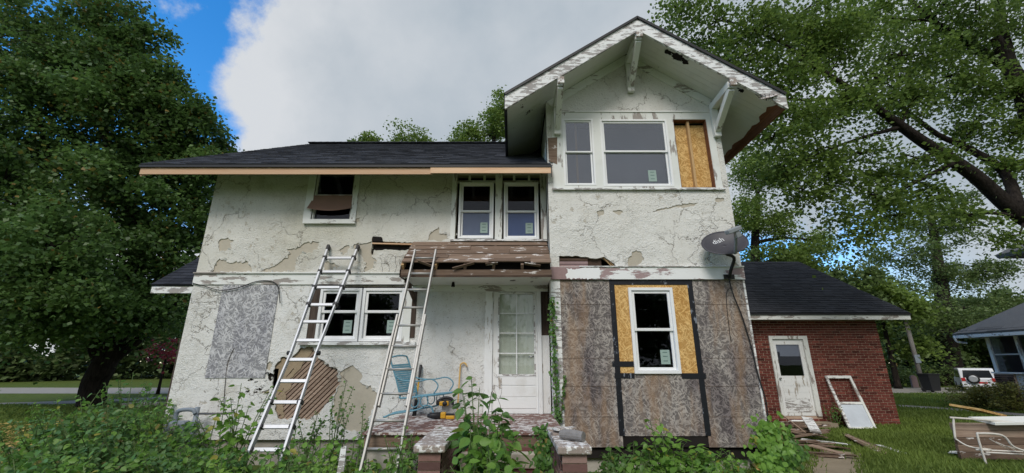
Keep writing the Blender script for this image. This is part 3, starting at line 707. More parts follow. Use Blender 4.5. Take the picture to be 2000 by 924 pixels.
for k in range(20):
    x = roof_x0 + 0.35 + k*0.40
    if x > TX0-0.1: break
    a = Vector((x, EY+0.045, EZ-0.10)); b = Vector((x, D+0.1, zmain(D+0.1)-0.10))
    MB().beam(a, b, 0.045, 0.11).build('rafter_tail', M['trim_v'], house)
MB().beam((TX0+0.055, EY+0.002, EZ-0.02), (TX0+0.055, EY+0.002, fz0-0.06), 0.012, 0.03, (0, 1, 0)).build('flashing', M['plastic_black'], house)
def shingle_slope(parent, o, u, v, width, length, mat, n_parts, seed, expo=0.14, w=0.30):
    r = random.Random(seed); u, v = Vector(u).normalized(), Vector(v).normalized(); nrm = u.cross(v)
    if nrm.z < 0: nrm = -nrm
    proto = MB(); proto.add([(0, 0, 0), (w-0.006, 0, 0), (w-0.006, expo*1.25, -0.004), (0, expo*1.25, -0.004),
                             (0, 0, 0.011), (w-0.006, 0, 0.011), (w-0.006, expo*1.25, 0.001), (0, expo*1.25, 0.001)],
                            [(4, 5, 6, 7), (0, 1, 5, 4), (1, 2, 6, 5), (3, 0, 4, 7)], 0.0)
    pm = proto.mesh('shingle', mat); rest = MB(); cnt = 0
    rot = Matrix((u, v, nrm)).transposed()
    rows = int(length/expo)
    for j in range(rows):
        x = -r.random()*w
        while x < width - 0.05:
            xx = max(0, x); s = 1.0 if x >= 0 else (w + x)/w
            if xx + w*s > width: s = (width-xx)/w
            if s > 0.15:
                p = Vector(o) + u*xx + v*(j*expo) + nrm*(0.002 + r.random()*0.003)
                if cnt < n_parts:
                    ob = bpy.data.objects.new('shingle', pm); col.objects.link(ob); ob.parent = parent
                    ob.matrix_world = Matrix.Translation(p) @ rot.to_4x4() @ Matrix.Diagonal((s, 1, r.uniform(0.8, 1.5), 1)); cnt += 1
                else:
                    k = r.uniform(0.8, 1.5)
                    rest.add([p + u*(a[0]*s) + v*a[1] + nrm*a[2]*k for a in proto.v], proto.f, r.random())
            x += w
    if rest.v:
        ro = rest.build('shingles', mat, parent, kind='stuff')
sv_ = Vector((0, 1, PITCH)).normalized()
shingle_slope(roof, (roof_x0, EY, EZ), (1, 0, 0), sv_, TX0-0.004-roof_x0, (Vector((0, RY-EY, RZ-EZ))).length, M['shingle'], 300, 3)
cap = MB()
for k in range(36):
    x = roof_x0 + k*0.22
    cap.obox((x+0.12, RY, RZ+0.012), (1, 0, 0.03), (0, 1, 0), (0, 0, 1), 0.125, 0.13, 0.008)
cap.build('ridge_cap', M['shingle'], house)

# ---- tower (front gabled wing)
TR_X, TR_Y = 2.325, 6.30              # ridge position, front edge of the roof
TRZ = W(1245, 33, TR_Y).z; TEZ = W(985, 183, TR_Y).z; TEX0 = W(985, 183, TR_Y).x; TEX1 = 2*TR_X - TEX0
TS = (TRZ-TEZ)/(TR_X-TEX0)
def zt_(x): return TRZ - TS*abs(x-TR_X)
def yback(z): return EY + (z-EZ)/PITCH + 0.05
zb = W(1, 522, T).z                    # lower edge of the upper stucco
z_trim0, z_trim1 = W(1, 369, T).z, W(1, 219, T).z
OW = [rect(1100, 1161, 233, 363, T), rect(1175, 1309, 234, 365, T), rect(1322, 1388, 234, 367, T)]
TH_ = 0.17                             # depth of roof build-up above the soffit
out_t = [(TX0, zb), (TX1, zb), (TX1, zt_(TX1)-TH_), (TR_X, TRZ-TH_), (TX0, zt_(TX0)-TH_)]
hole1 = ragged(poly([(1062, 520), (1064, 502), (1100, 500), (1170, 504), (1180, 501), (1203, 519), (1204, 525)], T), 0.05, 0.010, 60)
pt = [ragged(poly(q, T), 0.03, 0.008, 61+i) for i, q in enumerate([
    Z1(2.567, 1040, 200, [(322, 545), (355, 538), (360, 560), (335, 572)]),
    Z1(2.567, 1040, 200, [(565, 558), (640, 535), (760, 508), (830, 505), (800, 522), (700, 530), (600, 552)]),
    Z1(2.567, 1040, 200, [(918, 480), (960, 480), (962, 492), (930, 500), (917, 498)]),
    Z1(2.567, 1040, 200, [(480, 780), (520, 740), (545, 750), (560, 790), (520, 820), (480, 822)]),
    Z1(2.567, 1040, 200, [(1005, 822), (1020, 800), (1040, 822)]),
    Z1(2.567, 1040, 200, [(400, 545), (440, 540), (455, 552), (430, 566)])])]
out_t[0] = (TX0, zb); 
out_t2 = [(TX0+0.0, zb+0.001), (TX1, zb+0.001), (TX1, zt_(TX1)-TH_), (TR_X, TRZ-TH_), (TX0, zt_(TX0)-TH_)]
h1 = [(max(TX0+0.004, p[0]), max(zb+0.012, p[1])) for p in hole1]
sheet_with_holes(out_t2, pt + [h1] + [rl(o) for o in OW], T, 0.012).build('stucco_skin', M['stucco_white'], house)
sheet_with_holes(out_t2, [h1] + [rl(o) for o in OW], T+0.013, 0.15).build('base_coat', M['base_coat'], house)
# smooth window surround
sur = [(TX0+0.10, z_trim0), (W(1412, 330, T).x-0.06, z_trim0), (W(1412, 330, T).x-0.06, z_trim1), (TX0+0.10, z_trim1)]
sheet_with_holes(sur, [rl(o) for o in OW], T-0.018, 0.017).build('window_surround', M['trim_v'], house)
MB().box(sur[0][0]-0.03, sur[1][0]+0.03, T-0.05, T-0.0185, z_trim0-0.03, z_trim0).build('sill', M['trim_flaked'], house)
MB().box(sur[0][0], sur[1][0], T-0.035, T-0.0185, z_trim1-0.02, z_trim1+0.01).build('head_moulding', M['trim'], house)
for s in (-1, 1):
    xa = TX0+0.06 if s < 0 else TX1-0.06
    a = Vector((xa, T-0.012, zt_(xa)-TH_-0.10)); b = Vector((TR_X, T-0.012, TRZ-TH_-0.10))
    MB().beam(a, b, 0.024, 0.16, (0, 0, 1)).build('frieze_board', M['trim'], house)
window(OW[0], T-0.006, frame=0.035, sash=0.03, glass='glass_up', split=0.50, sticker=False)
window(OW[1], T-0.006, frame=0.04, sash=0.035, glass='glass_up', split=0.52)
xs = (OW[0][0]*0.55+OW[0][1]*0.45)
MB().box(xs-0.02, xs+0.02, T+0.066, T+0.10, OW[0][2]-0.1, OW[0][3]+0.1).build('stud', M['stud'], house)
MB().box(OW[0][0]-0.1, OW[1][1]+0.05, T+0.45, T+0.47, OW[0][2]-0.2, OW[0][3]+0.3).build('plastic_sheet', simple('grey_plastic_sheet', (0.30, 0.30, 0.32), 0.5, var=0.25, scale=2), house)
r2 = OW[2]; xs = (r2[0]+r2[1])/2 - 0.02
MB().box(r2[0]-0.03, r2[1]+0.03, T+0.11, T+0.125, r2[2]-0.05, r2[3]-0.06).build('strand_board', M['osb_new'], house)
MB().box(xs-0.02, xs+0.022, T+0.03, T+0.105, r2[2], r2[3]).build('stud', M['stud'], house)
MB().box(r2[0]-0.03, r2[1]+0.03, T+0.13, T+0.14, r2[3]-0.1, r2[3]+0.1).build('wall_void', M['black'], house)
MB().ring(r2[0]+0.001, r2[1]-0.001, r2[2]+0.001, r2[3]-0.001, 0.012, T-0.005, T+0.10).build('rough_jamb', M['brown_wood'], house)
# lower band
tbz0 = W(1, 546, T).z; tbx = W(1205, 535, T).x
MB().box(TX0-0.01, TX0+0.72, T-0.030, T-0.002, tbz0, zb-0.002).build('band_board', M['mauve'], house)
MB().box(TX0+0.721, TX1+0.015, T-0.026, T-0.002, tbz0, zb-0.002).build('band_board', M['band_flaked'], house)
# ragged leftover of white paint on the bare mauve board
rw = ragged(poly([(1105, 525), (1120, 527), (1135, 524), (1150, 523.5), (1168, 523), (1174, 530), (1170, 545), (1106, 545), (1104, 538), (1109, 533)], T), 0.022, 0.008, 91)
sheet_with_holes(rw, [], T-0.0325, 0.002).build('paint_remnant', M['vinyl'], house)
MB().box(TX0+0.5, TX1+0.02, T-0.045, T-0.002, zb-0.001, zb+0.014).build('drip_moulding', M['trim_flaked'], house)
MB().box(TX0+0.005, TX0+0.9, T+0.06, T+0.075, zb-0.05, W(1, 495, T).z).build('rotten_sheathing', M['rot_wood'], house)
for i in range(3):
    z = zb + 0.01 + i*0.055
    MB().box(TX0+0.01, TX0+0.66, T+0.035-i*0.004, T+0.05-i*0.004, z, z+0.045).build('rotten_board', M['mauve' if i < 2 else 'rot_wood'], house)
for i in range(6):
    a = W(1176+i*5, 502+i*0.4, T+0.045); 
    MB().beam((a.x-0.03, T+0.045, a.z+0.04), (a.x+0.18, T+0.045, a.z-0.20), 0.008, 0.035, (0, 1, 0)).build('lath', M['stud'], house)
# strand board sheathing of the lower wall
zb0 = W(1, 874, T).z; zc0 = W(1, 852, T).z; zt0 = tbz0-0.004
xa1 = W(1206, 700, T).x; xc1 = W(1365, 700, T).x
OWL = rect(1233, 1321.5, 562, 730, T)
MB().box(TX0+0.162, xa1, T+0.012, T+0.024, zb0, zt0).build('strand_board', M['osb_grey'], house)
MB().box(xc1, TX1, T+0.012, T+0.024, zb0, zt0).build('strand_board', M['osb_grey'], house)
MB().box(xa1+0.004, xc1-0.004, T+0.012, T+0.024, zc0, OWL[2]-0.002).build('strand_board', M['osb_grey'], house)
zl = W(1, 711, T).z
MB().box(xa1+0.004, OWL[0]-0.002, T+0.014, T+0.024, zl, zt0).build('new_strand_board', M['osb_new'], house)
MB().box(xa1+0.004, OWL[0]-0.002, T+0.014, T+0.024, OWL[2]+0.001, zl-0.003).build('new_strand_board', M['osb_new'], house)
MB().box(OWL[1]+0.002, xc1-0.004, T+0.014, T+0.024, OWL[2], zt0).build('new_strand_board', M['osb_new'], house)
MB().box(OWL[0]-0.002, OWL[1]+0.002, T+0.014, T+0.024, OWL[3]+0.002, zt0).build('new_strand_board', M['osb_new'], house)
for zz in (W(1, 595, T).z, W(1, 645, T).z, W(1, 700, T).z, W(1, 755, T).z, W(1, 815, T).z):
    for a, b in ((TX0+0.165, xa1-0.05), (xc1+0.05, TX1-0.01)):
        MB().box(a, b, T+0.0105, T+0.0125, zz, zz+0.006).build('panel_groove', M['rot_wood'], house)
window(OWL, T-0.004, frame=0.05, sash=0.045, split=0.50)
tw = 0.085
def tape(x0, x1, z0, z1, dy=0.0): MB().box(x0, x1, T+0.007-dy, T+0.0105-dy, z0, z1).build('flashing_tape', M['tape'], house)
tape(xa1-0.052, xa1+0.035, zc0+0.002, zt0-0.088); tape(xc1-0.04, xc1+0.048, zc0+0.002, zt0-0.088)
tape(xa1-0.052, xc1+0.05, zt0-0.085, zt0-0.002, 0.001)
tape(xa1-0.09, OWL[0]-0.004, zl-0.042, zl+0.042, 0.004); tape(xa1-0.065, OWL[0]-0.004, OWL[2]-0.07, OWL[2]+0.01, 0.004); tape(OWL[1]+0.004, xc1+0.08, OWL[2]-0.075, OWL[2]+0.008, 0.004)
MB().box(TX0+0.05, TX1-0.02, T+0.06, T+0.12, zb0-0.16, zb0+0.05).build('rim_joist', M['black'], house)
MB().box(TX1-0.018, TX1+0.012, T+0.002, T+0.16, zb0-0.02, tbz0-0.004).build('corner_board', M['trim_flaked'], house)
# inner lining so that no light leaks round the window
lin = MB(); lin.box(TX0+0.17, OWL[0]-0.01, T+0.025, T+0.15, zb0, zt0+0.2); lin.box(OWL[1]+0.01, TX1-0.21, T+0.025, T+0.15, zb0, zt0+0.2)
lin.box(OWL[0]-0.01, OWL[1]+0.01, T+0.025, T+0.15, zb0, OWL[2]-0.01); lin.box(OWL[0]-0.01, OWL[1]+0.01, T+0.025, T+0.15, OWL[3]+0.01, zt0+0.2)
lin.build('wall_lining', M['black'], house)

# roof of the wing
tr = MB()
YB = yback(TRZ)+0.2
ye = yback(TEZ)+0.3
for s in (-1, 1):
    xe_ = TEX0 if s < 0 else TEX1
    P = [Vector((xe_, TR_Y-0.02, TEZ)), Vector((TR_X, TR_Y-0.02, TRZ)), Vector((TR_X, YB, TRZ)), Vector((xe_, ye, TEZ))]
    slab(tr, *P, t=0.035)
troof = tr.build('wing_roof', M['shingle_dark'], house)
for s, sd_ in ((-1, 21), (1, 22)):
    xe_ = TEX0 if s < 0 else TEX1
    shingle_slope(troof, (xe_, TR_Y-0.025, TEZ) if s > 0 else (xe_, ye-0.3, TEZ), (0, 1, 0) if s > 0 else (0, -1, 0), (-s*1.0, 0, TS), ye-0.3-TR_Y, Vector((TR_X-TEX0, 0, TRZ-TEZ)).length, M['shingle_dark'], 0, sd_)
# soffit boards run with the rake, under the rafters
for s in (-1, 1):
    nb = 12; L0 = Vector((TR_X, 0, TRZ-TH_)); xe_ = TEX0+0.05 if s < 0 else TEX1-0.05
    L1 = Vector((xe_, 0, TRZ-TS*abs(xe_-TR_X)-TH_))
    yb_ = 11.0
    bw = (T-0.02-(TR_Y+0.05))/6
    nn = Vector((s*TS, 0, 1)).normalized()
    for i in range(6):
        y0 = TR_Y+0.052+i*bw
        P = [Vector((L0.x, y0, L0.z)), Vector((L1.x, y0, L1.z)), Vector((L1.x, y0+bw-0.003, L1.z)), Vector((L0.x, y0+bw-0.003, L0.z))]
        m_ = MB(); m_.prism([v + nn*(0.002*LR.random()) for v in P], nn*0.016); m_.build('soffit_board', M['soffit'], house)
    xw = TX0 if s < 0 else TX1
    Lw = Vector((xw, 0, TRZ-TS*abs(xw-TR_X)-TH_))
    # side eave beyond the front wall
    k = 4
    for i in range(k):
        t0, t1 = i/k, (i+1)/k
        a, b = L1.lerp(Lw, t0), L1.lerp(Lw, t1)
        m_ = MB(); m_.prism([Vector((a.x, T-0.018, a.z)), Vector((b.x-0.003*(b.x-a.x), T-0.018, b.z)), Vector((b.x-0.003*(b.x-a.x), ye, b.z)), Vector((a.x, ye, a.z))], nn*0.016)
        m_.build('soffit_board', M['soffit'], house)
# barge boards on the gable front
for s in (-1, 1):
    xe_ = TEX0+0.012 if s < 0 else TEX1-0.012
    a = Vector((TR_X, 0, TRZ-0.045)); b = Vector((xe_, 0, zt_(xe_)-0.045)); h = Vector((0, 0, -0.265))
    m_ = MB(); m_.prism([(a.x, TR_Y+(0.0 if s < 0 else 0.003), a.z), (b.x, TR_Y, b.z), (b.x, TR_Y, b.z+h.z), (a.x, TR_Y, a.z+h.z)], (0, 0.045, 0))
    m_.build('barge_board', M['trim_flaked'], house)
    m_ = MB(); m_.beam((TR_X, TR_Y-0.018, TRZ-0.022), (xe_, TR_Y-0.018, zt_(xe_)-0.022), 0.022, 0.045); m_.build('drip_edge', M['plastic_black'], house)
MB().box(TEX0-0.004, TEX0+0.03, TR_Y+0.046, ye, TEZ-0.26, TEZ-0.03).build('eave_fascia', M['plastic_black'], house)
ef = MB(); ef.box(TEX1-0.05, TEX1-0.012, TR_Y+0.046, ye, TEZ-0.27, TEZ-0.05); ef.build('eave_fascia', M['brown_wood'], house)
eb = [(TEX1-0.02, 6.36), (TEX1-0.02, ye)]
rr_ = random.Random(9); rt = []
nrow = 26
for i in range(nrow+1):
    y = 6.42 + (ye-6.42)*i/nrow; rt.append((y, 0.03 + 0.07*abs(math.sin(i*1.3))*rr_.random() + (0.09*rr_.random() if 1 < i < 6 else 0)))
nn = Vector((TS, 0, 1)).normalized(); m_ = MB(); vs = []
for y, w in rt:
    for t in (0.03, 0.03+w):
        x = TEX1 - 0.02 - t; vs.append(Vector((x, y, zt_(x)-TH_)) - nn*0.004)
m_.add(vs, [(2*i, 2*i+1, 2*i+3, 2*i+2) for i in range(nrow)]); m_.build('rotten_soffit_edge', M['brown_wood'], house)
for (px, py, s) in ((1320, 103, 0.10), (1337, 120, 0.07), (1303, 97, 0.06), (1446, 175, 0.05)):
    c = W(px, py, TR_Y+0.25)
    x = c.x; nn = Vector((TS, 0, 1)).normalized(); zz = zt_(x)-TH_
    pp = [Vector((x+dx*s, c.y+dy*s, zz - TS*dx*s)) - nn*0.005 for dx, dy in ragged([(-1, -0.6), (0.8, -0.9), (1.1, 0.5), (-0.3, 0.9)], 0.3, 0.18, int(px))]
    m_ = MB(); m_.prism(pp, nn*0.003); m_.build('rot_hole', M['black'], house)
# loose flap of torn soffit cladding on the right
a = W(1500, 190, TR_Y-0.01)
fl = MB(); sv = []
for i in range(9):
    t = i/8*math.pi*2; sv.append(a + Vector((0.17*math.cos(t), -0.02+0.05*math.sin(t), 0.045*math.sin(t)+0.05*math.cos(t))))
fl.prism(sv[:-1], (0.01, 0.01, 0.012)); fl.build('loose_cladding', M['cap_paint'], house)
for k in range(5):
    p0 = a + Vector((-0.12+0.05*k, 0, 0.0)); MB().tube([p0, p0 + Vector((-0.04, -0.03, -0.05-0.02*k % 0.05)), p0 + Vector((-0.10+0.03*k, -0.02, 0.05))], 0.006, 5).build('wire_end', M['wire'], house)
# knee brackets
def bracket(x, zf, zw):
    b = MB(); yf = TR_Y+0.0455; w = 0.115
    b.box(x-w/2, x+w/2, yf-0.09, yf-0.046, zf-0.13, zf)                               # nose in front of the barge board
    o = b.build('bracket_nose', M['cap_paint'], house)
    b = MB(); b.box(x-w/2, x+w/2, yf+0.001, T-0.03, zf-0.12, zf)
    o2 = b.build('bracket', M['trim_v'], house)
    MB().beam((x, yf+0.03, zf-0.14), (x, T-0.07, zw+0.12), w*0.86, 0.115, (0, 1, 1)).build('brace', M['trim_v'], o2)
    MB().box(x-w/2-0.004, x+w/2+0.004, T-0.10, T-0.028, zw, zf-0.121).build('wall_post', M['trim_v'], o2)
bracket(TR_X, W(1245, 62, TR_Y).z, W(1230, 183, T).z)
bracket(0.86, W(1090, 152, TR_Y).z, W(1075, 266, T).z)
bracket(TX1-0.09, W(1428, 156, TR_Y).z, W(1400, 270, T).z)
# exposed sheathing where the main roof meets the wing
q = [(1070, 271), (1088, 269), (1088, 322), (1072, 316)]
MB().prism([(x, T-0.022, z) for x, z in poly(q, T)], (0, 0.012, 0)).build('bare_sheathing', M['old_board'], house)

# ---- side porch roof on the left
sy = 8.5; s0 = W(295, 556, sy); s1 = W(372, 556, sy); s2 = W(388, 512, sy)
slope = (s2.z - s0.z)/(s2.x - s0.x)
sp = MB(); slab(sp, (s0.x, sy, s0.z), (XL-0.002, sy, s0.z), (XL-0.002, sy+2.4, s0.z+1.8), (s0.x, sy+2.4, s0.z+1.8))
slab(sp, (s0.x, sy+2.402, s0.z+1.8), (XL-0.002, sy+2.402, s0.z+1.8), (XL-0.002, sy+4.8, s0.z), (s0.x, sy+4.8, s0.z))
spr = sp.build('side_roof', M['shingle_dark'], house)
shingle_slope(spr, (s0.x, sy, s0.z), (1, 0, 0), (0, 1, 0.75), XL-0.01-s0.x, 3.0, M['shingle_dark'], 0, 55)
fb = MB(); fb.prism([(s0.x+0.01, sy+0.02, s0.z-0.04), (XL-0.004, sy+0.02, s0.z-0.04), (XL-0.004, sy+0.02, s0.z-0.17), (s0.x+0.01, sy+0.02, s0.z-0.17)], (0, 0.03, 0)); fb.build('side_fascia', M['trim_flaked'], house)
MB().prism([(s0.x+0.02, sy+0.06, s0.z-0.16), (s0.x+0.02, sy+0.06, s0.z-0.03), (s0.x+0.02, sy+2.4, s0.z+1.75), (s0.x+0.02, sy+2.4, s0.z+1.6)], (0.03, 0, 0)).build('side_rake', M['trim_flaked'], house)
MB().box(s0.x+0.06, s0.x+0.18, sy+4.5, sy+4.62, 0, s0.z-0.06).build('side_post', M['trim_v'], house)
MB().tube([(XL-0.03, D+0.06, 0.3), (XL-0.03, D+0.06, 2.0)], 0.035, 8).build('downspout', M['rot_wood_v'], house)

# ---- porch: roof over the door, floor, steps, piers
PY = 6.70; pz_back, pz_front = W(1, 474, D).z, W(1, 514, PY).z
pxl_b, pxl_f, pxr = W(807, 476, D).x, W(783, 520, PY).x, TX0-0.012
nb = 5
def pl(t, u):      # t: 0 wall .. 1 front edge ; u: 0 left .. 1 right
    xl = pxl_b + (pxl_f - pxl_b)*t
    return Vector((xl + (pxr-xl)*u, D-0.004 + (PY-D)*t, pz_back + (pz_front-pz_back)*t))
nrm = (pl(0, 1)-pl(0, 0)).cross(pl(1, 0)-pl(0, 0)).normalized()
if nrm.z < 0: nrm = -nrm
for i in range(nb):
    cuts = ([0, 1], [0, 0.44, 1], [0, 0.72, 1], [0, 0.30, 1], [0, 0.58, 0.86, 1])[i]
    for j in range(len(cuts)-1):
        t0, t1 = i/nb + LR.uniform(0, 0.012), (i+1)/nb - 0.02 - LR.uniform(0, 0.018)*(i == nb-1)*3; u0, u1 = cuts[j]+(0.002 if j else 0), cuts[j+1]
        jr = LR.uniform(-0.012, 0.008)*(1 if cuts[j+1] == 1 else 0)
        v = [pl(t0, u0), pl(t0, u1), pl(t1, u1) + Vector((jr, 0, 0)), pl(t1, u0)]
        lift = LR.uniform(0, 0.012); m_ = MB(); m_.prism([q - nrm*0.02 + nrm*(lift + LR.uniform(0, 0.010)) for q in v], nrm*0.02); m_.build('roof_board', M['old_board'], house)
for px, py, a_, L_ in ((833, 516, -0.35, 0.30), (905, 519, 0.28, 0.36), (1040, 517, -0.15, 0.26), (960, 515, 0.1, 0.2)):
    c = W(px, py, PY-0.01); MB().beam(c - Vector((math.cos(a_), 0, math.sin(a_)))*L_/2, c + Vector((math.cos(a_), 0.1, math.sin(a_)))*L_/2, 0.05, 0.012, (0, 0.6, 1)).build('splintered_board', M['old_board'], house)
zf0 = W(1, 540, PY).z; zf1 = W(1, 526, PY).z
MB().box(pxl_f-0.02, pxr, PY+0.03, PY+0.06, zf0, zf1).build('porch_fascia', M['old_board'], house)
MB().box(pxl_f-0.0, pxr, PY+0.022, PY+0.029, zf0-0.005, zf0+0.03).build('fascia_trim', M['rot_wood'], house)
for px in (786, 850, 908, 964, 1020):
    c = W(px, 520, PY+0.05)
    MB().beam((c.x, PY+0.045, zf1+0.045), (c.x, D-0.02, zf1+0.045+0.62), 0.045, 0.085).build('rafter', M['stud' if px < 900 else 'old_board'], house)
MB().box(pxl_f+0.03, pxr-0.002, D-0.06, D-0.02, zf1, zf1+0.12).build('ledger', M['rot_wood'], house)
m_ = MB(); m_.prism([(pxl_f-0.022, PY+0.03, zf0), (pxl_f-0.022, PY+0.03, zf1), (pxl_f-0.01, PY+0.03, pz_front-0.03), (pxl_b-0.02, D-0.03, pz_back-0.1), (pxl_b-0.02, D-0.03, pz_back-0.22), (pxl_f-0.01, PY+0.3, zf1), (pxl_f+0.0, D-0.03, zf0+0.05), (pxl_f+0.0, D-0.03, zf0)], (0.02, 0, 0)); m_.build('porch_cheek', M['rot_wood'], house)
for i in range(6):
    y0 = PY+0.062 + (D-0.006-PY-0.062)*i/6; y1 = PY+0.062 + (D-0.006-PY-0.062)*(i+1)/6 - 0.004
    MB().box(pxl_f+0.003, pxr, y0, y1, zf0+0.012, zf0+0.026).build('ceiling_board', M['soffit'], house)
MB().box(pxl_f+0.02, pxr, D-0.03, D-0.003, zf0-0.10, zf0+0.01).build('ceiling_trim', M['trim'], house)
MB().box(pxl_f+0.03, pxr-0.004, PY+0.20, PY+0.215, zf0+0.03, pz_front+0.10).build('porch_dark_backing', M['black'], house)  # black panel added so the opening under the roof boards looks shaded
# knee post left under the porch roof
xk = W(808, 600, D).x
MB().box(xk-0.04, xk+0.05, D-0.012, D-0.001, W(1, 660, D).z, zf0-0.1).build('bare_strip', M['rot_wood_v'], house)
c0 = (xk, D-0.03, zf0-0.12)
MB().beam((pxl_f+0.06, PY+0.2, zf0-0.02), (xk, D-0.04, zf0-0.22), 0.06, 0.06).build('knee_brace', M['rot_wood'], house)
c = W(885, 558, D-0.35); MB().tube([(c.x, D-0.35, zf0+0.011), (c.x, D-0.35, zf0-0.07)], [0.02, 0.035], 8).build('lamp_socket', M['black'], house)
PF = W(1, 808, D).z                    # porch floor height
FY = 5.62
fx0, fx1 = W(708, 843, FY).x, TX0-0.004
nbd = 15
for i in range(nbd):
    y0 = FY + (D-0.006-FY)*i/nbd; y1 = FY + (D-0.006-FY)*(i+1)/nbd - 0.004
    MB().box(fx0, fx1 if y0 > T-0.1 else fx1+0.0, y0, y1, PF-0.03-0.004*LR.random(), PF-0.004*LR.random()).build('floor_board', M['porch_paint'], house)
MB().box(fx0+0.02, fx1, FY+0.03, FY+0.07, PF-0.19, PF-0.036).build('porch_skirt', M['old_board'], house)
pw = MB(); pw.box(fx0+0.06, -0.68, FY+0.08, FY+0.3, 0, PF-0.192); pw.box(fx0+0.06, fx0+0.3, FY+0.31, D-0.01, 0, PF-0.04); pw.box(-0.62, fx1, FY+0.09, FY+0.3, 0, PF-0.194)
pw.build('porch_wall', M['concrete'], house)
for i in range(4):
    y1 = FY+0.075 - i*0.30; zt = PF - 0.19*(i+1)
    st = MB().box(-0.60, 0.40, y1-0.32, y1, zt-0.16, zt); o = st.build('stone_step', M['stone'], house, bevel=0.012)
    MB().box(-0.58, 0.39, y1-0.20, y1-0.002, zt+0.001, zt+0.012).build('step_litter', M['red_dirt'], house)
    MB().box(-0.58, 0.39, y1-0.30, y1-0.01, 0, zt-0.161).build('step_base', M['red_dirt'], house)
def pier(x0, x1, y0, y1, zt, nm):
    mb_ = MB(); mb_.box(x0+0.045, x1-0.045, y0+0.05, y1, 0, zt-0.071); w_ = mb_.build('pier', M['mortar'], house)
    n = max(1, round((x1-x0-0.08)/0.2)); bw = (x1-x0-0.08)/n; k = int((zt-0.08)/0.075)
    for r in range(k):
        z = zt-0.075-(r+1)*0.075+0.075-0.07
        for i in range(n):
            MB().box(x0+0.04+i*bw+0.005, x0+0.04+(i+1)*bw-0.005, y0+0.038, y0+0.12, z, z+0.063).build('brick', M['brick_pier'], w_)
        ns = max(2, int((y1-y0)/0.21)); sl_ = (y1-y0-0.14)/ns
        for s in (x0+0.033, x1-0.045):
            for i in range(ns):
                MB().box(s, s+0.012, y0+0.13+i*sl_, y0+0.12+(i+1)*sl_, z, z+0.063).build('brick', M['brick_pier'], w_)
    cpm = MB(); ins = 0.03
    cpm.prism([(x0, y0, zt-0.07), (x1, y0, zt-0.07), (x1, y1, zt-0.07), (x0, y1, zt-0.07)], (0, 0, 0.07)); cpm.build(nm, M['cap_paint'], house, bevel=0.014)
pier(-0.93, -0.63, 4.36, 5.55, 0.86, 'pier_cap')
pier(0.42, 0.74, 4.28, 5.55, 0.86, 'pier_cap')

# ---- cables, meter and traces of vines on the walls
w1 = W(376, 553, D-0.03); pts = [W(376, 553, D-0.03), W(400, 559, D-0.03), W(430, 567, D-0.04), W(465, 562, D-0.04), W(500, 550, D-0.04), W(528, 549, D-0.04), W(543, 560, D-0.05), W(547, 592, D-0.05)]
MB().tube(smooth_path(pts, 6), 0.008, 6).build('loose_cable', M['wire'], house, True)
MB().tube(smooth_path([W(457, 680, D-0.02), W(446, 705, D-0.02), W(440, 745, D-0.012), W(436, 805, D-0.012)], 6), 0.005, 5).build('thin_wire', M['twig'], house, True)
MB().tube(smooth_path([W(1424, 545, T-0.03), W(1432, 575, T-0.035), W(1450, 620, T-0.025), W(1468, 680, T-0.02), W(1480, 730, T-0.02), W(1497, 790, T-0.02), W(1499, 850, T-0.02)], 8), 0.011, 6).build('dish_cable', M['wire'], house, True)
MB().tube(smooth_path([W(1432, 562, T-0.02), W(1420, 568, T-0.02), W(1419, 590, T+0.0), W(1424, 640, T+0.0), W(1428, 668, T+0.0)], 8), 0.005, 6).build('thin_wire', M['wire'], house, True)
def vine_trace(name, start, Y, n, L, seed, spread=1.0, parent=house, up=True, mat='dead_vine', zcl=None):
    r = random.Random(seed); m_ = MB()
    def grow(p, a, l, d):
        pts = [p.copy()]; 
        for k in range(5):
            a += r.gauss(0, 0.28); p = p + Vector((math.cos(a), 0, math.sin(a)))*l/5; p.y = Y + r.uniform(-0.004, 0.002); pts.append(p.copy())
        m_.tube(pts, [0.0036*(1-0.12*i)*(0.8**d) for i in range(6)], 4)
        if d < 3:
            for k in range(2): grow(pts[r.randrange(2, 6)], a + r.choice((-1, 1))*r.uniform(0.4, 1.0)*spread, l*r.uniform(0.5, 0.8), d+1)
    for k in range(n): grow(Vector(start) + Vector((r.uniform(-0.1, 0.1), 0, 0)), math.pi/2*(1 if up else -1) + r.gauss(0, 0.5), L, 0)
    m_.build(name, M[mat], parent)
vine_trace('dead_vine', W(772, 560, D), D-0.006, 3, 0.38, 3)
vine_trace('dead_vine', W(985, 800, D-0.0), D-0.0, 1, 0.40, 8)
vine_trace('dead_vine', W(668, 745, D), D-0.006, 1, 0.25, 15)

# soot and mould marks left of the lath patch, each a thin ragged crust
SR = random.Random(31)
for i in range(22):
    px, py = SR.uniform(474, 522), SR.uniform(728, 768); c = W(px, py, D); s = SR.uniform(0.008, 0.035)
    pl_ = ragged([(c.x-s*1.6, c.z-s*0.3), (c.x+s*1.2, c.z-s*0.1), (c.x+s*1.7, c.z+s*0.7), (c.x-s, c.z+s*0.4)], 0.012, s*0.25, 700+i)
    sheet_with_holes(pl_, [], D-0.003, 0.002).build('soot_mark', M['black'], house)

